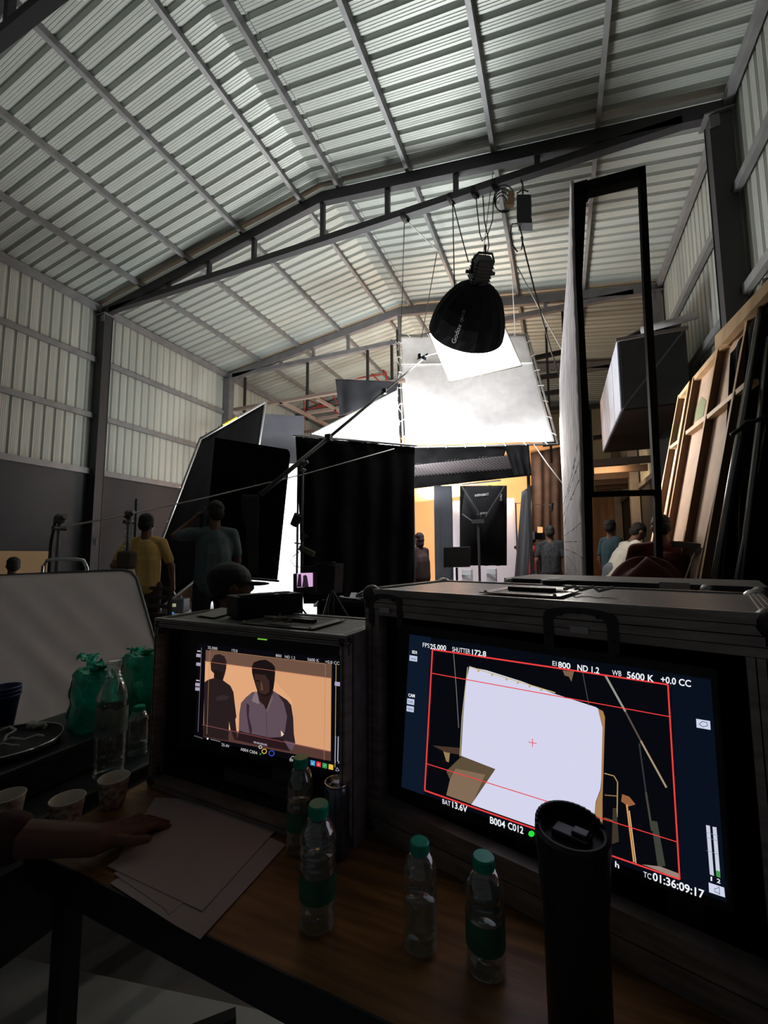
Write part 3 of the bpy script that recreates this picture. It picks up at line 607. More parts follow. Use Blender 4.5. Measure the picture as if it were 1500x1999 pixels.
# blue cups
x, y, z = at_base(2, 1425, .735); t = thing('plastic_cup', (x, y, z), 'stack of dark blue plastic cups at the left edge of the view', 'cup stack')
BLU = mat('blue_plastic', (.018, .03, .12), .35)
for i in range(3):
    b = MB(); zz = .012*i; b.lathe([(.030, zz+.001), (.043, .105+zz), (.046, .107+zz), (.046, .112+zz), (.042, .112+zz), (.029, zz+.004)], (x, y, z), n=30, cap=False) if i else b.lathe([(.030, .001), (.043, .105), (.046, .107), (.046, .111), (.042, .111), (.029, .004)], (x, y, z), n=30)
    b.build('cup', BLU, t, smooth=True, fix=False)
# green shrink wrapped packs
GRN = mat('green_film', (.0, .55, .33), .18, noise_s=14, noise_a=.5, bump=.6, bump_s=35, trans=.25)
GRND = mat('grey_film', (.22, .28, .27), .2, noise_s=20, noise_a=.5, bump=.5, bump_s=30, trans=.3)
def pack(c, w, d, h, rz, label, seed, twist):
    random.seed(seed); t = thing('bottle_pack', c, label, 'water bottle pack'); c = Vector(c); M = Matrix.Rotation(rz, 3, 'Z')
    def fn(u, v):
        a = 2*PI*u; ex = lambda q: math.copysign(abs(q)**.55, q); k = math.sin(PI*min(1, v*1.0+.0))if False else 1
        taper = 1-.24*max(0, v-.88)/.12-.04*v; bulge = 1+.025*math.sin(v*PI*4+a*3)
        P = Vector((ex(math.cos(a))*w/2*taper*bulge, ex(math.sin(a))*d/2*taper*bulge, h*v))
        P += Vector((1, 1, .6))*noise.noise(P*22+Vector((seed, 0, 0)))*.009; return c+M@P
    b = MB(); b.use(GRN); b.grid(fn, 36, 18)
    b.grid(lambda u, v: fn(u, 1)*(1-v)+(c+Vector((0, 0, h*1.02)))*v, 36, 3); b.build('film', None, t, smooth=True)
    b = MB(); b.grid(lambda u, v: fn(-.30-.14*u, .06+.70*v)+M@Vector((-.0045, -.003, 0)), 6, 8); b.build('clear_panel', GRND, t, smooth=True)
    b = MB(); nt_ = 9
    for k, (ax, az) in enumerate(twist):
        b.grid(lambda u, v: c+Vector((0, 0, h*.99))+M@Vector((ax*u+.012*noise.noise((u*6, v*4, k+seed)), (v-.5)*.07*(1-.5*math.sin(PI*u))+.02*noise.noise((u*5, v*3, seed+9+k)), az*u+.022*noise.noise((u*7+k, v*6, seed)))), 14, 6)
    b.build('film_tail', GRN, t, smooth=True, solid=.0012)
    return t
pk = pack((-1.468, .985, .736), .175, .12, .178, -.35, 'torn green shrink wrapped bottle pack, left, under the twisted film', 2, ((-.085, .035), (.07, .02)))
p = pZ(262, 1402, .735); pack((-1.478, 1.175, .736), .21, .12, .185, -.30, 'green shrink wrapped bottle pack tucked against the small case', 5, ((-.08, .012), (.09, .03)))
pk2 = bpy.data.objects['bottle_pack.001']; PP = Vector((-1.45, 1.108, .8)); PN = Vector((.29, .957, 0)).normalized()
b = MB(); text_mb(b, 'eri', (256, 1344), (278, 1340), 15, PP, PN, 0, 0); b.build('print', mat('print_white', (.62, .72, .68), .5), pk2, fix=False)
# arm resting on the table
SKIN = mat('brown_skin', (.12, .052, .034), .55, noise_s=12, noise_a=.12, bump=.1, bump_s=60)
SLEEVE = mat('maroon_sleeve', (.035, .012, .012), .9, noise_s=20, noise_a=.3, bump=.3)
PEND = []
def blob(name, caps, m, parent=None, voxel=.01, label=None, smooth_it=4, disp=None, cat=None):
    """caps: (p0, r0, p1, r1) tapered capsules or ('e', c, (rx,ry,rz), M) ellipsoids, fused to one surface."""
    b = MB()
    for c_ in caps:
        if c_[0] == 'e': b.ball(c_[1], 1, 9, c_[2], c_[3] if len(c_) > 3 else None)
        else:
            p0, r0, p1, r1 = c_; p0 = Vector(p0); p1 = Vector(p1)
            b.ball(p0, r0, 6); b.ball(p1, r1, 6)
            if (p1-p0).length > 1e-4: b.cyl(p0, p1, r0, r1, n=12)
    o = b.build(name, m, parent, label)
    md = o.modifiers.new('r', 'REMESH'); md.mode = 'VOXEL'; md.voxel_size = voxel
    md = o.modifiers.new('s', 'SMOOTH'); md.iterations = smooth_it; md.factor = .5
    PEND.append((o, disp, name))
    return o
t = thing('person', (-1.2, .45, 0), 'forearm in a dark maroon sleeve reaching over the table toward the papers', 'person')
W = pZ(185, 1640, TZ+.045); E1 = Vector((-1.33, .43, TZ+.10)); K = pZ(250, 1618, TZ+.03)
hd = (K-W).normalized(); sd = Vector((hd.y, -hd.x, 0))
caps = [(E1, .048, W, .030), (W, .030, W+hd*.035, .026), (W+hd*.02+sd*.016, .020, W+hd*.085+sd*.026, .016), (W+hd*.02, .022, W+hd*.088, .017), (W+hd*.02-sd*.016, .020, W+hd*.082-sd*.024, .015)]
for k, (s_, L_) in enumerate(((.028, .070), (.010, .080), (-.010, .074), (-.027, .058))):
    a0 = W+hd*.085+sd*s_; dd = (hd+sd*(s_*4)).normalized(); a1 = a0+dd*L_*.5+Vector((0, 0, .004)); a2 = a1+dd*L_*.3+Vector((0, 0, -.010)); a3 = a2+dd*L_*.22+Vector((0, 0, -.008))
    caps += [(a0, .0105, a1, .0095), (a1, .0095, a2, .0088), (a2, .0088, a3, .0075)]
a0 = W+hd*.03+sd*.03; a1 = a0+(hd*.6+sd).normalized()*.035; caps += [(a0, .013, a1, .011), (a1, .011, a1+(hd+sd*.5).normalized()*.03, .009)]
blob('body', caps, SKIN, t, .0035, smooth_it=3)
blob('sleeve', [(E1+(E1-W)*.5, .068, E1, .062), (E1, .062, E1+(W-E1)*.62, .050)], SLEEVE, t, .007, disp=(30, .006, 1))
# stuff on the small case
QB = [pY(x, y, 1.0) for x, y in ()]
c = spt(.30, .02, 1.1125); t = thing('plastic_box', spt(.36, .13, 1.112), 'black plastic equipment box sitting on top of the small flight case', 'box')
zt_ = 1.1125
b = MB(); f0 = pY(460, 1209, .965); a = Vector((pZ(463, 1209, zt_).x, pZ(463, 1209, zt_).y, 0)); e_ = Vector((pZ(586, 1196, zt_).x, pZ(586, 1196, zt_).y, 0))
uu = (e_-a); nn = Vector((-uu.y, uu.x, 0)).normalized()*.085; h_ = .062
a = a+Vector((0, 0, zt_)); b.hexa([a, a+uu, a+uu+nn, a+nn], [a+Vector((0, 0, h_))-uu*.01-nn*.04, a+uu*1.01+Vector((0, 0, h_))-nn*.04, a+uu*1.01+nn*1.04+Vector((0, 0, h_)), a-uu*.01+nn*1.04+Vector((0, 0, h_))]); b.build('box_body', TB, t, bevel=.003)
b = MB(); zz = Vector((0, 0, h_+.0015))
b.hexa([a+zz+uu*.05, a+zz+uu*.6, a+zz+uu*.6+nn*.3, a+zz+uu*.05+nn*.3], [a+zz*1.05+uu*.05, a+zz*1.05+uu*.6, a+zz*1.05+uu*.6+nn*.3, a+zz*1.05+uu*.05+nn*.3]); b.build('top_strip', mat('grey_strip', (.10, .11, .11), .35), t)
b = MB(); b.hexa([a+zz+uu*.68, a+zz+uu*.82, a+zz+uu*.82+nn*.4, a+zz+uu*.68+nn*.4], [a+zz*1.06+uu*.68, a+zz*1.06+uu*.82, a+zz*1.06+uu*.82+nn*.4, a+zz*1.06+uu*.68+nn*.4]); b.build('clip', mat('pale_clip', (.30, .30, .28), .5), t)
random.seed(11)
b = MB(); c = pZ(535, 1215, zt_+.004)
for i in range(9): b.tube([c+Vector((random.uniform(-.035, .035)+.006*j, random.uniform(-.006, .006)+.004*math.sin(j), .003+.012*abs(math.sin(j*.8+i)))) for j in range(6)], .0028)
tag(b.build('cloth_scrap', mat('frayed_cloth', (.26, .23, .19), .95, noise_s=60, noise_a=.3), smooth=True), 'frayed beige cloth scrap in front of the black box on the small case', 'rag')
b = MB(); b.prism([pZ(x, y, zt_+.0003) for x, y in ((382, 1201), (432, 1187), (465, 1189), (445, 1199), (418, 1206))], (0, 0, .001)); tag(b.build('card', mat('grey_card', (.30, .29, .25), .8)), 'flat grey card lying on the left end of the small flight case', 'card')
# second long case behind the big one
t = thing('flight_case', (.2, 2.0, TZ), 'low flight case behind the large one, only its grey rail showing', 'flight case')
A_ = pZ(985, 1150, 1.16)
b = MB(); dv = Vector((.96, -.27, 0)).normalized(); o0 = Vector((pY(985, 1140, 1.75).x, 1.75, 0)); nv = Vector((-dv.y, dv.x, 0)); Lc = .78
for z0, z1, d in ((.70, 1.150, .006), (1.150, 1.165, 0), (1.172, 1.195, 0)): b.hexa([o0+Vector((0, 0, z0))+nv*d, o0+dv*Lc+Vector((0, 0, z0))+nv*d, o0+dv*Lc+nv*.35+Vector((0, 0, z0)), o0+nv*.35+Vector((0, 0, z0))], [o0+Vector((0, 0, z1))+nv*d, o0+dv*Lc+Vector((0, 0, z1))+nv*d, o0+dv*Lc+nv*.35+Vector((0, 0, z1)), o0+nv*.35+Vector((0, 0, z1))])
b.build('shell', mat('dark_extrusion', (.05, .046, .044), .6, .3), t)
for d_ in (.02, Lc-.14, Lc-.02): b = MB(); b.ball(o0+dv*d_+Vector((0, 0, 1.175)), .022, 7); b.build('ball_corner', HARD, t, smooth=True)
b = MB(); b.hexa([o0+dv*.52+Vector((0, 0, 1.16))-nv*.006, o0+dv*.6+Vector((0, 0, 1.16))-nv*.006, o0+dv*.6+Vector((0, 0, 1.16)), o0+dv*.52+Vector((0, 0, 1.16))], [o0+dv*.52+Vector((0, 0, 1.20))-nv*.006, o0+dv*.6+Vector((0, 0, 1.20))-nv*.006, o0+dv*.6+Vector((0, 0, 1.20)), o0+dv*.52+Vector((0, 0, 1.20))]); b.build('latch', HARD, t)
b = MB(); b.box((o0.x+.55, 1.85, .35), (1.1, .6, .70)); tag(b.build('trunk', TRK), 'black trunk under the low flight case, hidden behind the large one', 'trunk')
# white board at the left
VIN = cloth_mat('white_vinyl', (.94, .90, .88), .65, .7, .15)
TLb, TRb, BRb, BLb = pD(-70, 1126, 2.55), pD(262, 1112, 2.55), pD(352, 1425, 2.05), pD(-70, 1470, 2.05)
dn = lambda a, c_, z: a+(c_-a)*((z-a.z)/(c_.z-a.z))
Q = [TLb, TRb, dn(TRb, BRb, .10), dn(TLb, BLb, .10)]
nB = (Q[1]-Q[0]).cross(Q[3]-Q[0]).normalized()
t = thing('reflector_board', (Q[2]+Q[3])/2, 'large white reflector sheet in a thin metal frame standing at the left', 'reflector')
def fb(u, v):
    P = bil(Q, u, v); e = math.sin(PI*min(1, u))*math.sin(PI*min(1, v))
    return P+nB*(.03*e*noise.noise((u*3.0, v*2.2, 1))+.02*noise.noise((u*7-v*6, v*1.5, 4))*e**.5)
b = MB(); b.grid(fb, 50, 40); b.build('sheet', VIN, t, smooth=True, solid=.004)
b = MB(); r_ = .06
ed = [Q[3], Q[0], lerp(Q[0], Q[1], .93), lerp(Q[0], Q[1], .98)+(Q[2]-Q[1])*.012, lerp(Q[1], Q[2], .045), Q[2], Q[3]]
b.tube(ed, .009, 8); b.build('frame', mat('worn_aluminium', (.17, .165, .155), .45, .6), t, smooth=True)
# chair behind the board
c = pD(128, 1100, 2.75); t = thing('chair', (c.x, c.y, 0), 'metal tube chair whose back shows above the white board', 'chair')
r = lambda x, y, d=2.75: pD(x, y, d)
b = MB(); b.tube([r(85, 1120)+Vector((0, 0, -.4)), r(85, 1105), r(92, 1094), r(105, 1092), r(150, 1092), r(163, 1094), r(170, 1108), r(172, 1120)+Vector((0, 0, -.4))], .012, 8); b.build('backrest', CHROME, t, smooth=True)
cc = Vector((c.x, c.y, 0)); b = MB(); b.box(cc+Vector((.02, -.2, .44)), (.42, .42, .04)); b.build('seat', TRK, t, bevel=.01)
for sx in (-.2, .22):
    for sy in (-.4, .0): b = MB(); b.tube([cc+Vector((sx, sy, .0)), cc+Vector((sx*.9, sy*.95, .43))], .012); b.build('leg', CHROME, t)
# things lying below the table edge
b = MB(); b.box((-1.15, .35, .012), (1.5, 1.3, .02), rz=.2); tag(b.build('foam_board', mat('foam_board', (.60, .62, .60), .8, noise_s=3, noise_a=.1)), 'grey white board lying on the floor below the papers', 'board')
for i, (o_, w_) in enumerate(((-.55, .03), (-.28, .045), (.0, .03))):
    b = MB(); b.bar((-1.75+i*.36, .10, .06), (-.85+i*.36, 1.0, .06), w_, .04); tag(b.build('rail', BLACK), ['black rail on the floor nearest the dark left corner', 'wider black rail on the floor, middle one under the table', 'black rail on the floor, under the table edge by the bottles'][i], 'rail')
# ================================================================== STAGE: FRAMES, CLOTHS, LIGHTS
ALU = mat('stage_pipe', (.40, .40, .39), .4, .6); GREYCL = mat('grey_cloth', (.030, .032, .038), .85, noise_s=3, noise_a=.15, bump=.3, bump_s=8, spec=.3)
def folds(q, seed, amp, freq, drape=1.0, nrm=None):
    nr = nrm or (Vector(q[1])-Vector(q[0])).cross(Vector(q[3])-Vector(q[0])).normalized()
    def fn(u, v):
        P = bil(q, u, v); a = .15+.85*v**.7 if drape else 1
        return P+nr*amp*a*(math.sin(u*freq+1.3*math.sin(u*5+seed)+.6*v)*.6+noise.noise((u*6+seed, v*2.2, seed))*1.2)
    return fn
def cloth(name, q, m, label, cat, seed=1, amp=.05, freq=24, nu=60, nv=24, parent=None, group=None, drape=1):
    b = MB(); b.grid(folds(q, seed, amp, freq, drape), nu, nv); o = b.build(name, m, parent, smooth=True, solid=.006)
    return tag(o, label, cat, group) if not parent else o
def ties(parent, q, k, m=ALU, n_=7, L=.07):
    for e in range(n_):
        t_ = (e+.5)/n_; P = lerp(q[k], q[(k+1) % 4], t_); c = (Vector(q[0])+Vector(q[1])+Vector(q[2])+Vector(q[3]))/4; d = (P-c).normalized()
        b = MB(); b.tube([P-d*.02, P+d*L*.5+Vector((0, 0, .01)), P+d*L], .010, 5); b.build('tie', m, parent)
def floor_pt(p): return Vector((p.x, p.y, 0))
def px4(l): return [pD(x, y, d) for x, y, d in l]
# near black flag
q = px4([(420, 854, 5.95), (567, 878, 5.95), (541, 1132, 5.95), (395, 1120, 5.95)])
t = thing('black_flag', floor_pt(lerp(q[2], q[3], .5)), 'tall black flag with rounded top corner, right in front of the slanted black frame', 'flag')
b = MB(); nf = (q[1]-q[0]).cross(q[3]-q[0]).normalized(); r_ = lerp(q[1], q[0], .04); r2 = lerp(q[1], q[2], .04)
b.prism([q[0], r_, lerp(r_, r2, .5)+(q[1]-lerp(r_, r2, .5))*.3, r2, q[2], q[3]], nf*.03); b.build('panel', DUVET, t)
b = MB(); b.cyl(floor_pt(lerp(q[2], q[3], .5))+Vector((0, .08, .9)), floor_pt(lerp(q[2], q[3], .5))+Vector((0, .08, 0)), .018); b.bar(q[3]+Vector((0, .05, -.02)), q[2]+Vector((0, .05, -.02)), .03)
for a in (0, 2.1, 4.2): b.cyl(floor_pt(lerp(q[2], q[3], .5))+Vector((0, .08, .45)), floor_pt(lerp(q[2], q[3], .5))+Vector((.45*math.cos(a), .08+.45*math.sin(a), .01)), .012)
b.build('stand', BLACK, t)
b = MB(); o_ = pD(500, 1000, 5.8); b.grid(lambda u, v: pD(472+22*math.sin(PI*u)*(1-.5*v)+14*v+18*u*(1-.4*v)+noise.noise((u*4, v*3, 2))*6, 965+6*v*math.sin(u*9)+150*v, 5.84-.05*math.sin(PI*u)), 16, 20)
tag(b.build('hanging_jacket', mat('black_nylon', (.02, .02, .021), .6, noise_s=6, noise_a=.3, bump=.3), smooth=True, solid=.01), 'black jacket or bag hanging down the face of the tall black flag', 'jacket')
# big slanted frame
q = px4([(392, 858, 6.9), (517, 787, 8.0), (476, 1060, 8.0), (246, 1238, 6.9)])
t = thing('cloth_screen', floor_pt(q[3]), 'big slanted black cloth on a pale pipe frame beside the left wall', 'cloth frame')
b = MB(); b.grid(folds(q, 3, .02, 5, 0), 30, 24); b.build('cloth', mat('deep_black_cloth', (.0028, .0028, .003), .98, spec=.03), t, smooth=True, solid=.006)
b = MB(); ex = [q[0]+(q[0]-q[2])*.006, q[1]+(q[1]-q[3])*.006, q[2], q[3]]; b.tube([ex[3], ex[0]], .022, 8); b.tube([ex[0], ex[1]], .022, 8); b.tube([ex[1], ex[2]], .028, 8); b.tube([ex[2], ex[3]], .02, 8); b.build('pipe_frame', ALU, t, smooth=True)
ties(t, q, 0, MATS['black_metal'], 6, .06); ties(t, q, 3, ALU, 6, .05)
b = MB(); b.tube([lerp(q[0], q[1], .30)+Vector((0, 0, .03)), lerp(q[0], q[1], .52)+Vector((0, 0, .03))], .028, 8); b.build('tape', mat('yellow_tape', (.75, .62, .06), .6), t)
# bright bounce sheet behind
q = px4([(500, 905, 9.8), (612, 905, 9.8), (612, 1188, 9.8), (372, 1190, 9.8)])
cloth('bounce_sheet', q, mat('bounce_white', (.86, .86, .88), .9), 'brightly lit white sheet seen in the gap beside the tall black flag', 'bounce sheet', 4, .01, 6)
# grey boards up behind
for qq, l in ((((497, 810, 11), (533, 808, 11), (524, 1000, 11), (476, 1000, 11)), 'grey flat behind the slanted frame, left of the pair'), (((534, 809, 11.05), (592, 812, 11.05), (585, 1000, 11.05), (525, 1000, 11.05)), 'wider grey flat behind the tall black flag, right of the pair')):
    p4 = px4(qq); p4[2] = Vector((p4[1].x, p4[1].y, .0)); p4[3] = Vector((p4[0].x, p4[0].y, .0)); b = MB(); b.prism(p4, (0, .05, 0)); tag(b.build('scenery_flat', mat('grey_flat', (.075, .078, .090), .8, noise_s=3, noise_a=.08)), l, 'scenery flat', 'grey flats behind the black cloths')
# black curtain
q = px4([(577, 852, 6.8), (810, 873, 6.9), (806, 1160, 6.9), (592, 1180, 6.8)])
t = thing('black_curtain', floor_pt(lerp(q[2], q[3], .5)), 'wide black curtain hanging from a pipe in the middle of the hall', 'curtain')
b = MB(); b.grid(folds(q, 8, .055, 30), 110, 34); b.build('cloth', BLKCLOTH, t, smooth=True, solid=.006)
b = MB(); b.tube([q[0]+Vector((-.05, 0, .02)), q[1]+Vector((.05, 0, .02))], .02, 8); b.build('pipe', ALU, t)
for k in (0, 1): b = MB(); p = q[k]+Vector((-.03 if k == 0 else -.08, .14, 0)); b.tube([p, floor_pt(p)], .02, 8); b.build('post', DSTEEL, t)
ties(t, q, 0, ALU, 8, .03)
# white wing and black cloth above
q = px4([(609, 847, 8.6), (776, 766, 8.3), (781, 872, 8.3), (640, 853, 8.55)])
cloth('white_wing', q, WHITE, 'narrow white cloth wing stretching left from the big white frame', 'cloth', 5, .02, 5, drape=0)
wg = bpy.data.objects['white_wing']
for e_ in ((q[0], q[1]+Vector((0, 0, .03))), (q[3], q[2]+Vector((.35, .1, 0)))): b = MB(); b.tube(list(e_), .018); b.build('edge_pipe', ALU, wg)
q = px4([(655, 740, 9.0), (778, 745, 8.9), (772, 768, 8.9), (664, 813, 9.0)])
cloth('black_cloth', q, mat('charcoal_cloth', (.014, .014, .016), .95, spec=.08), 'dark triangular cloth gathered above the white wing', 'cloth', 6, .05, 16)
# big white frame
q = [pY(782, 657, 9.0), pY(1026, 656, 9.0), pY(1083, 862, 8.4), pY(791, 868, 8.4)]
t = thing('butterfly_silk', pY(937, 866, 8.4), 'huge tilted white diffusion frame high in the middle of the hall', 'diffusion frame')
nr = (q[1]-q[0]).cross(q[3]-q[0]).normalized()
def fw_(u, v):
    P = bil(q, u, v); return P+nr*(.035*noise.noise((u*3, v*2.5, 3))+.022*math.sin(u*26+v*3)*max(0, v-.75)*2+.03*max(0, .16-u)*8*math.sin(v*9))
b = MB(); b.grid(fw_, 60, 50); b.build('silk', WHITE, t, smooth=True, solid=.003)
cen = sum(q, Vector())/4; ex = [p+(p-cen)*.035+Vector((0, .03, 0)) for p in q]
for k in range(4): b = MB(); b.tube([ex[k], ex[(k+1) % 4]], .022, 8); b.build('frame_pipe', ALU, t, smooth=True)
b = MB(); b.tube([ex[0]+Vector((-.08, .1, .2)), ex[3]+Vector((-.06, .1, -.3))], .03, 8); b.build('side_pipe', DSTEEL, t)
for k, nn_ in ((0, 6), (1, 7), (2, 8), (3, 7)): ties(t, q, k, mat('white_tape', (.7, .7, .7), .7), nn_, .09)
b = MB(); sv = [lerp(q[0], q[3], .28), lerp(q[1], q[2], .28)]; b.bar(sv[0]+nr*-.012, sv[1]+nr*-.012, .03, .004); b.build('seam', mat('seam_white', (.9, .9, .92), .7), t)
random.seed(21)
b = MB()
for i in range(7):
    p0 = lerp(ex[0], ex[3], (i+.4)/7); b.tube([p0+Vector((random.uniform(-.10, .03), -.02, 0)), p0+Vector((random.uniform(-.08, .04), -.03, -.10)), p0+Vector((random.uniform(-.12, .02), -.01, -.22))], .012, 5)
b.build('rope_lashing', ROPE, t)
# softbox with lamp head
SBK = mat('softbox_black', (.006, .006, .007), .9, bump=.1, noise_s=5, spec=.12)
N_ = SBN; ax = SBA; LEN = SBL; O_ = N_+ax*LEN; RO = .60
t = thing('softbox', (O_.x, O_.y, O_.z-.5), 'big black parabolic softbox hanging from the black truss, glowing below', 'softbox')
u0 = ax.cross(Vector((0, 0, 1))).normalized(); v0 = ax.cross(u0)
prof_ = [(.09, 0), (.20, .05), (.30, .13), (.40, .27), (.48, .44), (.545, .64), (.585, .84), (RO, 1.0), (RO+.005, 1.04)]
NR = 16; b = MB(); rs = []
for r, k in prof_:
    ring = []
    for i in range(NR*3):
        a = 2*PI*i/(NR*3); m_ = 1-.035*(1 if i % 3 else 0)*math.sin(PI*min(k, 1))**.3 if i % 3 else 1
        ring.append(b.bm.verts.new(N_+ax*LEN*k+(u0*math.cos(a)+v0*math.sin(a))*r*m_))
    rs.append(ring)
b.rings(rs, cap=False); shell = b.build('shell', SBK, t, smooth=False, solid=.006)
for i in range(NR):
    a = 2*PI*i/NR; b = MB(); b.tube([N_+ax*LEN*k+(u0*math.cos(a)+v0*math.sin(a))*(r+.004) for r, k in prof_], .004, 5); b.build('rib', SBK, t)
b = MB(); b.lathe([(.10, -.03), (.10, .03), (.08, .04)], N_, ax, 20, False); b.build('speed_ring', BLACK, t)
from mathutils.bvhtree import BVHTree
def project_text(name, s_, p0, p1, hpx, obj, m, parent, off=.008):
    vs = [obj.matrix_basis@v.co+org(obj.parent) if obj.parent else obj.matrix_world@v.co for v in obj.data.vertices]
    tree = BVHTree.FromPolygons(vs, [list(p.vertices) for p in obj.data.polygons])
    c = bpy.data.curves.new('t', 'FONT'); c.body = s_; c.offset = .012; o = bpy.data.objects.new('t', c); COL.objects.link(o)
    dg = bpy.context.evaluated_depsgraph_get(); me = bpy.data.meshes.new_from_object(o.evaluated_get(dg)); bpy.data.objects.remove(o)
    x0 = min(v.co.x for v in me.vertices); x1 = max(v.co.x for v in me.vertices); d = Vector((p1[0]-p0[0], p1[1]-p0[1])); up_ = Vector((d.y, -d.x)).normalized()*hpx
    b = MB(); nv_ = []
    for v in me.vertices:
        k = (v.co.x-x0)/(x1-x0); X = p0[0]+d.x*k+up_.x*v.co.y/.7; Yp = p0[1]+d.y*k+up_.y*v.co.y/.7; r = ray(X, Yp).normalized(); h = tree.ray_cast(CAM, r)
        nv_.append(b.bm.verts.new((h[0] if h[0] else CAM+r*8)-r*off))
    for f in me.polygons: b.face([nv_[i] for i in f.vertices])
    bpy.data.meshes.remove(me); return b.build(name, m, parent, fix=False)
PRT = mat('pale_print', (.42, .42, .42), .6)
project_text('logo', 'Godox', (889, 671), (902, 634), 8.5, shell, PRT, t); project_text('model_print', 'QR-P120', (903, 629), (909, 606), 5, shell, mat('dim_print', (.20, .20, .20), .6), t)
# lamp head is its own thing
H_ = pD(938, 532, 6.2)
t = thing('lamp_head', H_, 'black studio lamp head clamped on top of the hanging softbox', 'studio lamp')
b = MB(); M3 = Matrix((u0, v0, ax)).transposed(); b.box(H_-ax*.03, (.26, .27, .34), M=M3); b.build('housing', BLACK, t, bevel=.03)
for i in range(6): b = MB(); b.box(H_-ax*(.12-.045*i)+v0*0, (.275, .285, .012), M=M3); b.build('cooling_fin', BLACK, t)
b = MB(); b.tube([H_+u0*.14-ax*.02, H_+u0*.16-ax*.16, H_+u0*.10-ax*.26, H_-u0*.10-ax*.26, H_-u0*.16-ax*.16, H_-u0*.14-ax*.02], .016, 8); b.build('yoke', BLACK, t)
for k_ in ((H_+u0*.13, H_+u0*.22, .024), (H_-u0*.13, H_-u0*.22, .024), (H_-ax*.26, H_-ax*.26+Vector((0, 0, .12)), .016)): b = MB(); b.cyl(*k_); b.build('knob', BLACK, t)
# small silk frame under it
q = [pD(838, 652, 7.75), pD(976, 615, 7.75), pD(1019, 714, 7.2), pD(878, 745, 7.2)]
t = thing('silk_frame', (q[0]+q[2])/2, 'small square silk frame under the softbox on the end of the boom arm', 'diffusion frame')
SILK = cloth_mat('thin_silk', (.75, .76, .78), .6)
b = MB(); b.grid(folds(q, 2, .008, 4, 0), 16, 16); b.build('silk', SILK, t, smooth=True)
b = MB()
for k in range(4): b.tube([q[k], q[(k+1) % 4]], .009, 6)
b.build('frame_rod', mat('bronze_rod', (.16, .13, .10), .4, .6), t)
b = MB(); b.tube([pD(829, 700, 6.75), pD(836, 694, 6.9), lerp(q[0], q[3], .42)], .010, 6); b.build('arm_tip', DSTEEL, t)
# boom arm
A_, B_ = pD(508, 966, 5.3), pD(829, 699, 6.75)
t = thing('boom_arm', (A_.x, A_.y, 0), 'long telescopic boom arm rising from the tall black flag to the small silk frame', 'boom arm')
b = MB(); b.cyl(A_, lerp(A_, B_, .36), .030); b.build('outer_tube', mat('boom_tube', (.10, .10, .10), .35, .6), t, smooth=True)
b = MB(); b.cyl(lerp(A_, B_, .34), lerp(A_, B_, .72), .021); b.build('middle_tube', MATS['boom_tube'], t, smooth=True)
b = MB(); b.cyl(lerp(A_, B_, .70), B_, .013); b.build('inner_tube', ALU, t, smooth=True)
b = MB(); b.box(lerp(A_, B_, .36), (.08, .08, .09)); b.build('clamp', BLACK, t); b = MB(); b.box(lerp(A_, B_, .71), (.06, .06, .07)); b.build('clamp', BLACK, t); b = MB(); b.ball(B_, .045, 6); b.box(B_+Vector((-.08, 0, .04)), (.05, .03, .09)); b.cyl(B_+Vector((-.12, 0, .0)), B_+Vector((.06, 0, .06)), .012); b.build('grip_head', BLACK, t)
# ropes
def rope(name, pts, r, label, m=ROPE, cat='rope', group=None):
    b = MB(); b.tube(pts, r, 6); return tag(b.build(name, m, smooth=True), label, cat, group)
rope('rope', [pD(124, 1029, 3.6), pD(250, 1004, 4.3), pD(400, 972, 5.0), pD(600, 924, 5.9), pD(770, 876, 6.7)], .008, 'long guy line running from the left light stands up across the black flag')
T1 = 5.85
hang = [((790, 426), (783, 656), T1, 9.3, 'dark rope dropping from the black truss to the top left corner of the white frame', BLACK), ((793, 430), (860, 492), T1, 7.4, 'pale rope slanting right from the black truss behind its thin drop line', ROPE),
        ((853, 495), (823, 660), 7.4, 8.6, 'thin dark line dropping behind the left of the softbox', BLACK), ((884, 397), (888, 574), T1, 6.0, 'straight rope from the black truss to the softbox rim', BLACK),
        ((885, 397), (915, 512), T1, 5.95, 'slanted rope from the black truss to the lamp head', BLACK), ((999, 510), (1006, 655), 7.5, 9.0, 'pale rope down to the top right corner of the white frame', ROPE),
        ((1010, 520), (1098, 684), 7.4, 7.9, 'pale rope slanting down behind the textured scenery flat', ROPE), ((1043, 868), (1099, 944), 8.3, 7.0, 'pale rope stay from the bottom right corner of the white frame', ROPE)]
for a, c, ya, yc, l, m in hang: rope('rope', [pY(*a, ya), lerp(pY(*a, ya), pY(*c, yc), .5)+Vector((0, 0, -.02)), pY(*c, yc)], .008 if m is not ROPE else .009, l, m)
rope('cable', [pY(1018, 462, T1), pY(1045, 570, 6.2), pY(1078, 690, 6.8), pY(1096, 745, 7.2)], .011, 'thick black cable running down from the hanging ballast past the white frame', BLACK, 'cable')
rope('cable', [pY(930, 380, T1), pY(931, 400, T1), pY(937, 455, 5.9), pY(942, 471, 5.9), pY(952, 460, 5.9), pY(962, 430, 5.9), pY(964, 385, T1)], .008, 'black cable hanging in a narrow U loop above the lamp head', BLACK, 'cable')
rope('cable', [pY(943, 382, T1), pY(946, 430, 5.9), pY(953, 463, 5.9), pY(955, 480, 5.9), pY(952, 492, 6.0), pY(944, 502, 6.0)], .008, 'black cable ending at the top of the lamp head', BLACK, 'cable')
rope('cable', [pY(963, 335, T1), pY(956, 390, 5.9), pY(948, 460, 5.9), pY(943, 505, 6.0)], .005, 'thin straight wire beside the hanging cables', BLACK, 'cable')
b = MB()
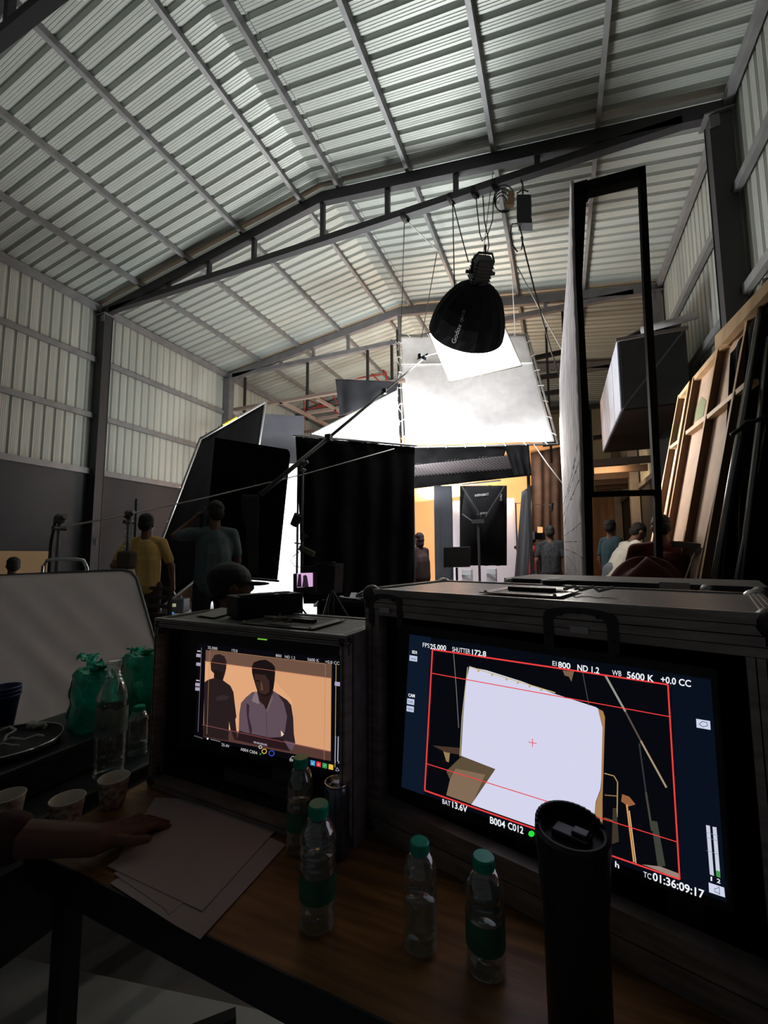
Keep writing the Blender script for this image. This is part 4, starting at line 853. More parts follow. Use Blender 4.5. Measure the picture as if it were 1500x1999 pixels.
for k in range(4): b.tube([pY(985+math.cos(a)*(20-3*k)-2*k, 388+math.sin(a)*(27-4*k)+3*k, 5.78+.02*k) for a in [1.0+5.0*i/22 for i in range(23)]], .008, 5)
tag(b.build('cable_coil', BLACK, smooth=True), 'coiled black cable hung on the truss left of the ballast box', 'cable')
rope('cable', [pY(1013, 436, 5.8), pY(1000, 437, 5.8), pY(997, 455, 5.8), pY(1001, 478, 5.8), pY(1010, 491, 5.8), pY(1019, 487, 5.8), pY(1021, 465, 5.8), pY(1014, 440, 5.8)], .009, 'single black cable loop below the hanging ballast box', BLACK, 'cable')
def cuboid_px(b, x0, y0, x1, y1, Y, dep): p = [pY(x0, y0, Y), pY(x1, y0, Y), pY(x1, y1, Y), pY(x0, y1, Y)]; b.prism(p, (0, dep, 0)); return b
t = thing('ballast_box', pY(1023, 436, 5.8), 'black lamp ballast box hanging from the truss right of the softbox', 'ballast')
b = MB(); cuboid_px(b, 1009, 379, 1037, 428, 5.75, .14); b.build('housing', BLACK, t, bevel=.008)
b = MB(); cuboid_px(b, 1011, 427, 1039, 435, 5.74, .16); b.build('foot', BLACK, t)
b = MB(); b.tube([pY(1021, 379, 5.82), pY(1021, 360, 5.82), pY(1018, 352, 5.85)], .012); b.tube([pY(1009, 378, 5.8), pY(1021, 370, 5.8), pY(1032, 374, 5.8)], .01); b.build('hook', DSTEEL, t)
b = MB(); b.use(mat('cardboard', (.36, .20, .10), .8)); cuboid_px(b, 992, 372, 1004, 396, 5.72, .05); cuboid_px(b, 988, 392, 1002, 399, 5.70, .06); tag(b.build('junction_box'), 'small brown box tied to the truss beside the black ballast', 'box')
for i, (x, y) in enumerate(((882, 388), (928, 376), (791, 424), (968, 362))):
    b = MB(); c = pY(x, y, 5.85)
    for k in range(4): b.tube([c+Vector((.05*math.cos(a)*.6+.012*(k-1.5), .075*math.cos(a), .075*math.sin(a))) for a in [2*PI*j/12 for j in range(13)]], .011, 5)
    tag(b.build('rope_knot', mat('dark_rope', (.06, .055, .05), .9) if i % 2 == 0 else BLACK, smooth=True), ['rope knot on the truss above the softbox rim rope', 'dark rope knot on the truss above the U loop cable', 'small knot on the truss over the thin left drop line', 'dark cable tie on the truss nearest the ballast box'][i], 'knot')
# hanging floor fixtures: light stands
def stand(px, ytop, d, hgt_px, label, extra=0):
    p = pD(px, ytop, d); base = floor_pt(p); t = thing('light_stand', base, label, 'light stand')
    b = MB(); b.cyl(base+Vector((0, 0, .35)), base+Vector((0, 0, p.z*.62)), .020); b.build('lower_tube', DSTEEL, t, smooth=True)
    b = MB(); b.cyl(base+Vector((0, 0, p.z*.60)), base+Vector((0, 0, p.z)), .014); b.build('upper_tube', mat('stand_grey', (.16, .15, .14), .4, .5), t, smooth=True)
    b = MB(); b.cyl(base+Vector((0, 0, p.z*.60)), base+Vector((0, 0, p.z*.64)), .030); b.cyl(base+Vector((.02, 0, p.z*.62)), base+Vector((.07, 0, p.z*.62)), .014); b.build('collar', DSTEEL, t)
    for a in (.4, 2.5, 4.6): b = MB(); b.cyl(base+Vector((0, 0, .62)), base+Vector((.5*math.cos(a), .5*math.sin(a), .015)), .012); b.cyl(base+Vector((0, 0, .3)), base+Vector((.28*math.cos(a), .28*math.sin(a), .28)), .009); b.build('leg', DSTEEL, t)
    b = MB(); b.ball(base+Vector((0, 0, p.z)), .045, 6); b.cyl(base+Vector((-.05, 0, p.z-.02)), base+Vector((.07, 0, p.z+.02)), .022); b.cyl(base+Vector((0, -.05, p.z-.08)), base+Vector((0, .05, p.z-.08)), .02); b.build('grip_head', mat('grip_metal', (.12, .11, .10), .45, .6), t)
    return t, p
t, p = stand(117, 1013, 3.6, 0, 'light stand with a knobby grip head behind the white board'); b = MB(); b.tube([p+Vector((-.06, 0, -.02)), p+Vector((-.10, 0, -.2)), p+Vector((-.10, 0, -.5))], .012); b.build('drop_cord', BLACK, t)
t, p = stand(252, 1004, 4.3, 0, 'light stand with a hanging chain in front of the man in yellow')
b = MB()
for i in range(9): b.tube([p+Vector((-.03+.012*math.cos(a), .012*(i % 2)*math.sin(a), -.06-.038*i+.018*math.sin(a))) for a in [2*PI*j/8 for j in range(9)]], .005, 4)
b.build('chain', CHROME, t); b = MB(); b.box(p+Vector((.0, 0, -.46)), (.20, .10, .18)); b.build('hanging_weight', mat('brown_bag', (.10, .07, .045), .8), t, bevel=.03)
b = MB(); b.tube([p+Vector((.03, 0, -.02)), p+Vector((.05, 0, -.2)), p+Vector((.02, 0, -.4))], .008); b.build('loop_cord', ROPE, t)
# ---- the set under the frame
q = [pY(812, 874, 8.45), pY(1046, 869, 8.45), pY(1030, 942, 8.45), pY(812, 955, 8.45)]
OR = mat('orange_backdrop', (.85, .46, .20), .85, noise_s=1.2, noise_a=.03)
bq = [pY(770, 850, 12.2), pY(1100, 862, 12.2), pY(1100, 1140, 12.2), pY(770, 1140, 12.2)]; bq[2].z = 0; bq[3].z = 0
b = MB(); b.prism(bq, (0, .03, 0)); tag(b.build('backdrop', OR), 'glowing orange backdrop behind the set opening', 'backdrop')
t = thing('set_canopy', pY(925, 950, 8.6), 'black cloth canopy with a striped underside over the set opening', 'canopy')
cloth('front_valance', [pY(808, 874, 8.5), pY(990, 868, 8.5), pY(985, 890, 8.5), pY(808, 908, 8.5)], BLKCLOTH, None, None, 2, .02, 18, parent=t)
RIB = mat('striped_cloth', (.075, .065, .068), .8)
def fr_(u, v):
    P = lerp(lerp(pY(808, 906, 8.5), pY(988, 888, 8.5), u), lerp(pY(808, 931, 9.3), pY(1018, 916, 9.3), u), v); return P+Vector((0, 0, .018*math.sin(u*190-v*12)))
b = MB(); b.grid(fr_, 300, 6); b.build('striped_underside', RIB, t, smooth=True, solid=.002)
cloth('rear_valance', [pY(808, 929, 9.3), pY(1036, 912, 9.3), pY(1038, 928, 9.3), pY(808, 954, 9.3)], DUVET, None, None, 4, .02, 20, parent=t)
cloth('side_drape', [pY(984, 870, 8.4), pY(1033, 868, 8.4), pY(1038, 926, 8.4), pY(1004, 928, 8.4)], BLKCLOTH, None, None, 9, .05, 10, parent=t)
b = MB(); b.tube([pY(902, 946, 9.3), pY(978, 938, 9.3)], .02); b.build('rail', ALU, t)
for x_ in (800, 1030): p = pY(x_, 875, 8.6); b = MB(); b.bar(p, floor_pt(p), .06); b.build('post', BLACK, t)
def post_px(name, q_, d, m, label, cat, th=.25, seed=1, amp=.015, down=True):
    p4 = px4([(x, y, d) for x, y in q_])
    if down:
        for i_, j_ in ((3, 0), (2, 1)): p4[i_] = p4[j_]+(p4[i_]-p4[j_])*((p4[j_].z-.01)/(p4[j_].z-p4[i_].z))
    return cloth(name, p4, m, label, cat, seed, amp, 7, 14, 20)
post_px('grey_drape', [(847, 948), (883, 948), (886, 1135), (850, 1135)], 8.9, GREYCL, 'dark grey hanging drape left of the black softbox back', 'drape')
post_px('upright_board', [(884, 978), (1004, 972), (1018, 1103), (884, 1108)], 9.8, mat('pinkish_white', (.62, .55, .60), .8), 'pale upright panel behind the black softbox back', 'panel', amp=.004)
post_px('grey_flag', [(1019, 960), (1039, 947), (1032, 1128), (1005, 1124)], 8.3, mat('grey_flag_cloth', (.075, .072, .080), .85), 'narrow leaning grey flag right of the black softbox back', 'flag', seed=3)
cloth('brown_curtain', px4([(1036, 884, 10.6), (1106, 870, 10.6), (1106, 1180, 10.6), (1041, 1186, 10.6)]), mat('brown_curtain', (.075, .045, .035), .85, noise_s=4, noise_a=.2), 'brown curtain hanging behind the patterned shirt man', 'curtain', 4, .07, 22)
post_px('orange_flat', [(1034, 880), (1086, 878), (1086, 922), (1036, 932)], 11.6, OR, 'small orange panel edge showing above the brown curtain', 'panel')
# softbox back on stand
c0 = pD(944, 1022, 7.9); rg = Vector((.92, .38, 0)).normalized()
t = thing('softbox', floor_pt(c0), 'tall black softbox seen from behind on a stand inside the set opening', 'softbox')
def fs(u, v, k=0):
    x = 898+92*u; y = 948+156*v; e = (math.sin(PI*u)*math.sin(PI*v))**.5; cut = 10*(1-v)**3
    return pD(x+cut*(1-2*u)*1.2, y, 7.95-.34*e)
b = MB(); b.grid(lambda u, v: fs(u, v)+Vector((0, 0, .012*noise.noise((u*8, v*8, 1)))), 30, 40); b.grid(lambda u, v: pD(898+92*u, 948+156*v, 7.97), 6, 6); sh2 = b.build('shell', SBK, t, smooth=True)
for x0, y0, x1, y1 in ((903, 950, 940, 1010), (985, 950, 948, 1010)): b = MB(); b.tube([pD(x0, y0, 7.85), pD((x0+x1)/2, (y0+y1)/2, 7.6), pD(x1, y1, 7.5)], .018); b.build('strap', mat('strap_black', (.006, .006, .006), .9), t)
project_text('logo', 'INFINIMAT', (928, 970), (955, 967), 5, sh2, mat('grey_print', (.20, .20, .20), .6), t, .02); project_text('print', 'INFINI', (933, 1005), (952, 1003), 4, sh2, MATS['dim_print'], t, .02)
project_text('side_print', 'FWD', (976, 965), (977, 978), 4, sh2, PRT, t, .02)
b = MB(); p = pD(934, 1018, 7.45); b.cyl(p, floor_pt(p)+Vector((0, 0, .1)), .022); b.box(p, (.22, .08, .07)); b.tube([p+Vector((-.1, 0, 0)), p+Vector((-.28, 0, .14))], .012)
for a in (.3, 2.4, 4.5): b.cyl(floor_pt(p)+Vector((0, 0, .6)), floor_pt(p)+Vector((.5*math.cos(a), .5*math.sin(a), .02)), .015)
b.build('stand', DSTEEL, t)
t = thing('monitor', pD(886, 1100, 7.0)*1, 'dark unlit monitor on a stand left of the black softbox back', 'monitor'); t.location = floor_pt(t.location)
b = MB(); b.prism(px4([(866, 1068, 7.0), (918, 1067, 7.0), (917, 1107, 7.0), (866, 1108, 7.0)]), (0, .08, 0)); b.build('housing', BLACK, t, bevel=.01)
b = MB(); p = pD(892, 1108, 7.05); b.cyl(p, floor_pt(p), .02); b.box(floor_pt(p)+Vector((0, 0, .02)), (.5, .4, .04)); b.build('stand', BLACK, t)
t = thing('microphone', pD(1078, 985, 8.6), 'boom microphone on a thin pole in front of the brown curtain', 'microphone'); b = MB(); b.tube([pD(1005, 982, 8.6), pD(1076, 986, 8.6)], .008); b.build('pole', ALU, t); b = MB(); b.tube([pD(1079, 982, 8.6), pD(1077, 998, 8.6)], .03); b.build('mic', BLACK, t); b = MB(); p = pD(1007, 982, 8.6); b.cyl(p, floor_pt(p), .015); b.build('stand', DSTEEL, t)
for i, (x, y) in enumerate(((910, 1112), (958, 1110))):
    b = MB(); p4 = px4([(x-8, y, 9), (x+10, y, 9), (x+10, y+24, 9), (x-8, y+24, 9)]); p4[2].z = p4[3].z = 0; b.prism(p4, (0, .2, 0))
    for k in range(5): b.box(lerp(p4[0], p4[3], (k+.5)/5)+Vector((.1, -.02, 0)), (.2, .04, .02))
    tag(b.build('slatted_crate', mat('pale_plastic', (.55, .55, .58), .6)), ['pale slatted crate left of the softbox stand foot', 'pale slatted crate right of the softbox stand foot'][i], 'crate')
# ---- textured scenery flat and black frame on the right
PLA = mat('textured_plaster', (.52, .48, .48), .9, noise_s=6, noise_a=.28, stretch=(3, 3, .35), bump=1.0, bump_s=22)
edgeL = [(1116, 352), (1110, 520), (1101, 640), (1094, 740), (1095, 850), (1100, 950), (1105, 1135)]; edgeR = [(1118, 354), (1122, 545), (1127, 640), (1132, 760), (1137, 900), (1139, 1000), (1143, 1135)]
def ipl(L, t_):
    k = t_*(len(L)-1); i = min(int(k), len(L)-2); f = k-i; return (L[i][0]*(1-f)+L[i+1][0]*f, L[i][1]*(1-f)+L[i+1][1]*f)
def ftx(u, v):
    a = pD(*ipl(edgeL, v), 5.3-.0*v); c = pY(*ipl(edgeR, v), 4.15); return lerp(a, c, u)+Vector((-.006, 0, 0))*noise.noise((u*5, v*60, 0))*2
b = MB(); b.grid(ftx, 12, 60); t = thing('scenery_flat', (.1, 4.5, 0), 'tall grey textured scenery flat seen nearly edge on', 'scenery flat'); b.build('face', PLA, t, smooth=True, solid=.02)
b = MB(); CR = [((1103, 1032), (1110, 990), (1138, 925)), ((1104, 1046), (1120, 1035), (1140, 1018)), ((1104, 1058), (1142, 1057)), ((1105, 1072), (1125, 1080), (1143, 1092)), ((1102, 1010), (1112, 960), (1137, 890)), ((1108, 1085), (1120, 1100), (1132, 1122)), ((1102, 985), (1118, 930), (1134, 850))]
tre = BVHTree.FromPolygons([v.co+Vector((.1, 4.5, 0)) for v in t.children[0].data.vertices], [list(p.vertices) for p in t.children[0].data.polygons])
for c_ in CR:
    pts = []
    for a0, a1 in zip(c_, c_[1:]):
        for k in range(6):
            x = a0[0]+(a1[0]-a0[0])*k/6; y = a0[1]+(a1[1]-a0[1])*k/6; r = ray(x, y).normalized(); h = tre.ray_cast(CAM, r)
            if h[0]: pts.append(h[0]-r*.015)
    if len(pts) > 2: b.tube(pts, .011, 4)
b.build('groove_line', mat('groove', (.04, .035, .035), .9), t)
FRB = mat('matte_black_steel', (.010, .010, .010), .9, spec=.1)
t = thing('steel_frame', (.55, 4.2, 0), 'tall black rectangular steel frame standing at the right of the hall', 'frame')
def band(L, R, Y, dep, nm):
    b = MB(); pl_ = [pY(*p, Y) for p in L]; pr_ = [pY(*p, Y) for p in R]
    for i in range(len(L)-1): b.prism([pl_[i], pr_[i], pr_[i+1], pl_[i+1]], (0, dep, 0))
    return b.build(nm, FRB, t)
band([(1118, 358), (1124, 545), (1134, 770), (1139, 900), (1144, 1150)], [(1147, 350), (1137, 555), (1149, 770), (1155, 900), (1160, 1150)], 4.2, .12, 'left_post')
band([(1248, 326), (1259, 580), (1269, 770), (1279, 960), (1283, 1150)], [(1261, 322), (1273, 580), (1284, 770), (1292, 960), (1297, 1150)], 4.2, .10, 'right_post')
b = MB(); b.prism([pY(1117, 360, 4.2), pY(1261, 322, 4.2), pY(1261, 345, 4.2), pY(1152, 372, 4.2), pY(1148, 380, 4.2), pY(1117, 378, 4.2)], (0, .10, 0)); b.build('top_bar', FRB, t)
b = MB(); b.prism([pY(1150, 960, 4.22), pY(1285, 955, 4.22), pY(1285, 966, 4.22), pY(1150, 970, 4.22)], (0, .06, 0)); b.build('cross_bar', FRB, t)
b = MB(); b.cyl(pY(1152, 800, 4.3), pY(1158, 970, 4.3), .018); b.build('pipe', DSTEEL, t)
for x in (1152, 1290): p = pY(x, 1150, 4.25); b = MB(); b.bar((p.x, p.y, 0), (p.x, p.y, p.z+.02), .09, .09); b.build('post_foot', FRB, t)
# ---- duct box against right wall
GB = mat('grey_duct', (.055, .055, .058), .95, spec=.05, noise_s=2, noise_a=.12); LB = mat('lit_duct_side', (.62, .68, .78), .6, noise_s=3, noise_a=.06)  # pale blue side: light bounced from the softbox, put into the colour
A0 = pY(1205, 662, 7.2); D0 = pY(1217, 799, 7.2); x0 = (A0.x+D0.x)/2; z1, z0 = A0.z, D0.z; x1 = XR-.27
t = thing('overhead_box', (x0+.5, 8.7, z0), 'big grey boxed platform fixed high on the right wall', 'platform')
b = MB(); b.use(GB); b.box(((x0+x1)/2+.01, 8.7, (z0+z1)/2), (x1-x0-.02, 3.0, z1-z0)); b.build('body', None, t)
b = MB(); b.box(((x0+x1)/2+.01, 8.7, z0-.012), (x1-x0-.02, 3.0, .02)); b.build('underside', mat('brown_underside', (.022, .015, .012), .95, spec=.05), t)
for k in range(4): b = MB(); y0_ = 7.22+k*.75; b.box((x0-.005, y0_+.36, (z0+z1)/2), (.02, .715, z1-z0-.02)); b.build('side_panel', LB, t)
b = MB(); b.bar((x0+.01, 7.19, z0+.01), (x1, 7.19, z1-.02), .03, .012, up=(0, 1, 0)); b.build('brace', mat('duct_brace', (.10, .10, .10), .7), t)
b = MB(); b.box(((x0+x1)/2, 7.19, z1-.02), (x1-x0+.06, .04, .05)); b.build('top_trim', mat('trim_brown', (.22, .18, .16), .7), t)
b = MB(); b.grid(lambda u, v: Vector((x0+.10+.75*u, 7.25+.9*v, z1+.03+.14*math.sin(PI*u)*(.6+.4*math.sin(v*3))+.06*u)), 10, 8); tag(b.build('plastic_sheet', mat('white_sheet', (.42, .40, .40), .7), smooth=True, solid=.01), 'crumpled pale sheet lying on top of the grey platform box', 'sheet')
b = MB(); b.cyl((x0+.30, 7.13, z1+.04), (x0+1.0, 7.10, z1+.10), .05); tag(b.build('cloth_roll', MATS['white_sheet'], smooth=True), 'rolled pale cloth along the front edge of the grey platform box', 'roll')
for k in range(4):
    c = Vector((x1-.36+.10*k, 7.45, z1+.02)); t = thing('shoe', c, ['leftmost', 'second', 'third', 'rightmost'][k]+' of the small purple and tan shoes on the platform box', 'shoe', 'shoes on the platform box')
    M = Matrix.Rotation(.9, 3, 'Y'); b = MB(); b.ball(c+Vector((0, 0, .09+.03*k)), .06, 7, (1.5, .9, .8), M); b.build('upper', mat('mauve_shoe', (.16, .08, .10), .7) if k > 1 else mat('tan_shoe', (.30, .20, .16), .7), t, smooth=True)
    b = MB(); b.ball(c+Vector((.05, 0, .14+.03*k)), .035, 6); b.build('toe', mat('black_toe', (.02, .01, .02), .6), t, smooth=True)
for k in range(5): n += 1; b = MB(); b.box(((x0+XR)/2-.2, 11.2+1.1*k, z0-.05), (XR-x0+.6, .12, .16)); tag(b.build('trim_%d' % n, mat('dark_joist', (.05, .032, .025), .7)), kind='structure')
# ---- wooden flats leaning on the right wall
PW = Vector((1.051, 5.5, 1.725)); NW = Vector((-1, 0, .188)).normalized(); DV = -NW
fp = lambda x, y, d=0: pP(1280+x/3.332, 560+y/3.332, PW+DV*d, NW)
WL = mat('pine_lit', (.72, .50, .28), .6, noise_s=5, noise_a=.2, stretch=(1, 1, .2)); WDK = mat('pine_shaded', (.16, .085, .045), .7, noise_s=5, noise_a=.3, stretch=(1, 1, .2)); PLY = mat('plywood', (.68, .50, .38), .75, noise_s=4, noise_a=.12)  # studs: shade painted into the dark sides, light into the pale front edges
def toz(a, b_, z): return a+(b_-a)*((z-a.z)/(b_.z-a.z))
def stud(parent, a, c, wd, zb_=None, m=WDK, dep=.055, nm='stud'):
    A = fp(*a); C = fp(*c); 
    if zb_ is not None: C = toz(A, C, zb_)
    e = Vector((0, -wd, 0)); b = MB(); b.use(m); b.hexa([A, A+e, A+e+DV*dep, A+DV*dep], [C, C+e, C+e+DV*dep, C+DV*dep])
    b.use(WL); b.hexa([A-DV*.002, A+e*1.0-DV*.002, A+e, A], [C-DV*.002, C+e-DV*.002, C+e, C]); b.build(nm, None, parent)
def rail_(parent, a, c, hgt, nm='cross_rail', dep=.055):
    A = fp(*a); C = fp(*c); e = Vector((.188*-hgt*.0, 0, -hgt)); b = MB(); b.use(WL); b.hexa([A, C, C+DV*dep, A+DV*dep], [A+e, C+e, C+e+DV*dep, A+e+DV*dep]); b.build(nm, None, parent)
def flat(label, ply, studs, rails):
    p4 = [fp(*p, .058) for p in ply]; p4[2] = toz(p4[1], p4[2], .05); p4[3] = toz(p4[0], p4[3], .05)
    base = fp(*studs[0][0]); t = thing('wooden_flat', (p4[3].x, (p4[2].y+p4[3].y)/2, 0), label, 'scenery flat', 'wooden flats leaning on the right wall')
    b = MB(); b.prism(p4, DV*.012); b.build('plywood', PLY, t)
    for s_ in studs: stud(t, s_[0], s_[1], .04, .05)
    for r_ in rails: rail_(t, *r_)
    return t
t1 = flat('narrow wooden flat at the far end of the leaning stack', [(148, 712), (222, 615), (152, 1000), (84, 1050)], [((148, 708), (86, 1050)), ((216, 620), (150, 1000))], [((150, 708), (222, 610), .04, 'top_rail'), ((88, 1040), (152, 990), .035)])
t2 = flat('wide leaning wooden flat with two cross rails, nearest the camera', [(242, 600), (640, 150), (480, 900), (190, 950)], [((242, 600), (155, 1100)), ((402, 392), (322, 845)), ((590, 205), (505, 680))], [((242, 592), (440, 350), .045, 'top_rail'), ((196, 940), (322, 838), .035), ((326, 840), (604, 598), .035)])
b = MB(); pts = [fp(386, 322, -.03), fp(742, -60, -.03), fp(742, 20, -.03), fp(432, 372, -.03), fp(388, 404, -.03)]; b.prism(pts, DV*.05); b.build('header_board', WL, t2)
b = MB(); b.prism([fp(258, 800, .055), fp(300, 715, .055), fp(330, 740, .055), fp(310, 840, .055), fp(255, 880, .055)], DV*.003); b.build('green_patch', mat('green_paint', (.30, .36, .20), .8), t2)
b = MB(); b.prism([fp(150, 890, .055), fp(165, 880, .055), fp(160, 960, .055), fp(140, 990, .055)], DV*.003); b.build('green_patch', MATS['green_paint'], t1)
# ---- pipes and black drape far right
q = [pD(1428, 690, 3.1), pD(1530, 540, 2.6), pD(1530, 1300, 2.6), pD(1385, 1260, 3.1)]
cloth('black_drape', q, BLKCLOTH, 'black drape hanging behind the leaning pipes at the right edge', 'drape', 12, .05, 20)
for i, (a, c, r_, l) in enumerate((((1497, 545), (1392, 1150), .022, 'shiny leaning pipe, leftmost at the right edge'), ((1508, 620), (1452, 1090), .020, 'shiny leaning pipe next to the leftmost one at the right edge'), ((1512, 760), (1428, 1180), .012, 'thin dark leaning tube low at the right edge'))):
    A = pD(*a, 2.75); C = pD(*c, 2.75); C = A+(C-A)*((A.z-.02)/(A.z-C.z)); b = MB(); b.cyl(A, C, r_, n=16); tag(b.build('pipe', mat('shiny_pipe', (.30, .29, .28), .25, .9), smooth=True), l, 'pipe', 'pipes leaning at the right edge')
b = MB(); b.tube([pD(1428, 850, 2.7), pD(1445, 838, 2.68), pD(1458, 824, 2.66), pD(1475, 822, 2.64), pD(1490, 815, 2.62), pD(1515, 812, 2.6)], .014); tag(b.build('lashing_rope', BLACK, smooth=True), 'black rope lashed round the leaning pipes', 'rope')
b = MB(); b.bar(pD(1320, 1062, 3.6), pD(1400, 1070, 3.3), .10, .05); b.bar(pD(1352, 1078, 3.5), pD(1405, 1072, 3.2), .10, .04); tag(b.build('timber_plank', mat('dusty_timber', (.12, .095, .075), .8)), 'dusty timber planks lying beside the red clad person', 'plank')
b = MB(); p = pD(1385, 1135, 3.2); b.box((p.x, p.y, .5), (.7, .7, 1.0)); tag(b.build('covered_crate', DUVET, bevel=.03), 'black covered crate under the timber planks', 'crate')
b = MB(); b.cyl(pD(1357, 1080, 3.1), pD(1337, 1135, 3.1), .006); tag(b.build('thin_rod', ALU), 'thin pale rod leaning on the black covered crate', 'rod')
# ---- steel set grid with drop pipes
OS = mat('grid_steel', (.14, .10, .08), .6, .2)
t = thing('lighting_grid', (-5.4, 9.4, 4.9), 'black steel set grid hung from the grey truss, glowing orange underneath', 'grid')
zg = 4.95; G = lambda x, y: pZ(x, y, zg)
for i, (a, c, w_) in enumerate((((458, 800), (655, 766), .09), ((546, 783), (668, 845), .09), ((600, 806), (690, 793), .10), ((618, 778), (680, 812), .06), ((660, 812), (790, 790), .12), ((622, 818), (700, 805), .09), ((655, 766), (790, 742), .09), ((575, 845), (640, 838), .05))):
    b = MB(); b.use(OS); b.bar(G(*a), G(*c), w_, .07); b.build('beam', None, t)
for a in ((479, 737), (601, 703), (718, 684), (765, 664)): b = MB(); p = pY(*a, 9.62); b.bar((p.x, 9.62, p.z), (p.x, 9.62, zg-.05), .06, .06); b.build('drop_pipe', BLACK, t)
RD = mat('red_pipe', (.40, .035, .025), .5)
t = thing('red_scaffold', (-4.6, 12.5, 0), 'red tube scaffold deep in the hall behind the black cloths', 'scaffold')
b = MB(); R = lambda x, y: pY(420+x/3.947, 580+y/3.947, 12.6)
for i, (a, c) in enumerate((((685, 690), (685, 880)), ((685, 692), (930, 655)), ((930, 655), (1320, 588)), ((1320, 588), (1320, 640)), ((1175, 440), (1320, 588)), ((1178, 565), (1262, 645)), ((690, 780), (960, 900)), ((830, 780), (835, 860)), ((905, 745), (940, 820)), ((900, 750), (960, 740)), ((1365, 415), (1400, 460)), ((690, 870), (900, 820)))):
    b = MB(); b.tube([R(*a), R(*c)], .022, 6); b.build('tube', RD, t)
b = MB(); p = R(685, 880); b.cyl(p, floor_pt(p), .022); p = R(1320, 640); b.cyl(p, floor_pt(p), .022); b.build('leg', RD, t)
# right hand grid behind white frame
t = thing('lighting_grid', (.3, 11, 4), 'dark set beams behind the textured scenery flat on the right', 'grid')
for a, c in (((1040, 700), (1105, 686)), ((1050, 738), (1105, 730)), ((1056, 770), (1105, 763)), ((1062, 800), (1200, 790)), ((1060, 868), (1200, 850))): b = MB(); b.bar(pY(*a, 11), pY(*c, 11), .10, .10); b.build('beam', BLACK, t)
for a in ((1066, 640), (1098, 602)): b = MB(); p = pY(*a, 9.7); b.bar(p, (p.x, p.y, 3.2), .05, .05); b.build('drop_pipe', BLACK, t)
# ---- camera rig in the middle
p = pD(628, 1135, 4.9); t = thing('camera_rig', floor_pt(p), 'film camera rig with a small pink lit screen, standing by the black curtain', 'camera')
b = MB(); b.prism(px4([(572, 1120, 4.8), (615, 1116, 4.8), (615, 1156, 4.8), (572, 1158, 4.8)]), (.0, .05, 0)); mo = b.build('onboard_monitor', BLACK, t, bevel=.006)
s = Screen(pD(596, 1136, 4.78), FWD); 
for q_, c_ in (([(580, 1119), (611, 1118), (611, 1145), (580, 1147)], (214, 172, 214)), ([(583, 1121), (588, 1121), (589, 1146), (580, 1146)], (40, 26, 40)), ([(592, 1124), (597, 1122), (600, 1126), (601, 1133), (603, 1146), (590, 1146), (592, 1132)], (44, 30, 44))): s.poly(q_, c_, 1)
s.b.build('screen', None, mo, fix=False)
b = MB(); b.prism(px4([(590, 1106, 5.0), (655, 1100, 5.0), (652, 1160, 5.0), (604, 1160, 5.0)]), (0, .22, 0)); b.build('body', BLACK, t, bevel=.01)
b = MB(); b.prism(px4([(615, 1098, 4.95), (648, 1096, 4.95), (648, 1100, 4.95), (615, 1103, 4.95)]), (0, .1, 0)); b.tube(px4([(640, 1103, 4.9), (662, 1106, 4.9), (664, 1120, 4.9)]), .012); b.build('top_handle', HARDD, t)
b = MB(); b.cyl(p+Vector((.05, .15, -.15)), floor_pt(p)+Vector((.05, .15, .2)), .04)
for a in (.5, 2.6, 4.7): b.cyl(floor_pt(p)+Vector((.05, .15, .85)), floor_pt(p)+Vector((.05+.5*math.cos(a), .15+.5*math.sin(a), .02)), .02)
b.build('tripod', BLACK, t)
t, p = stand(592, 905, 5.4, 0, 'tall light stand holding a small lamp at the bright gap')
b = MB(); c = pD(580, 1018, 5.35); b.cyl(c+Vector((-.05, 0, -.05)), c+Vector((.03, 0, .08)), .05, .065); b.tube([c, pD(592, 1025, 5.4)], .012); b.build('work_lamp', BLACK, t)
b = MB(); b.bar(pD(586, 1069, 5.3), pD(613, 1082, 5.2), .05, .06); b.tube(px4([(575, 1060, 5.35), (590, 1062, 5.35)]), .012); b.build('battery_bracket', mat('bracket_olive', (.12, .10, .07), .5), t)
b = MB(); b.tube(px4([(588, 1075, 5.3), (574, 1085, 5.3), (568, 1095, 5.3), (575, 1105, 5.3), (590, 1108, 5.3)]), .006); b.build('cable', BLACK, t)
# ---- floor things seen in the gaps
c = pZ(343, 1196, 0); t = thing('battery_box', c, 'black portable battery box with a handle on the bright floor', 'battery box'); b = MB(); b.box(c+Vector((0, 0, .16)), (.48, .3, .30), rz=.4); b.build('body', BLACK, t, bevel=.02)
b = MB(); b.tube([c+Vector((-.12, -.05, .31)), c+Vector((-.10, -.04, .36)), c+Vector((.10, .04, .36)), c+Vector((.12, .05, .31))], .014); b.build('handle', BLACK, t); b = MB(); b.box(c+Vector((.05, -.14, .18)), (.16, .02, .07), rz=.4); b.build('lit_panel', mat('panel_yellow', (.7, .66, .4), .5), t)
b = MB(); c = pZ(356, 1198, 0)+Vector((-.0, -.3, .02)); b.ball(c+Vector((0, 0, .03)), .06, 6, (1.4, 1, .5)); tag(b.build('blue_cloth', mat('blue_rag', (.05, .18, .5), .8), smooth=True), 'small bright blue rag on the floor by the battery box', 'rag')
random.seed(5)
b = MB()
for i in range(26):
    c = pD(random.uniform(668, 704), random.uniform(1165, 1186), random.uniform(5.6, 6.2)); a = random.uniform(0, 6.28)
    b.bar(c, c+Vector((math.cos(a)*.22, math.sin(a)*.15, random.uniform(-.03, .12))), random.uniform(.03, .09), .006)
b.build
tag(b.build('torn_film', mat('silver_film', (.62, .62, .65), .4)), 'heap of torn silvery plastic film at the foot of the black curtain', 'plastic film', kind='stuff')
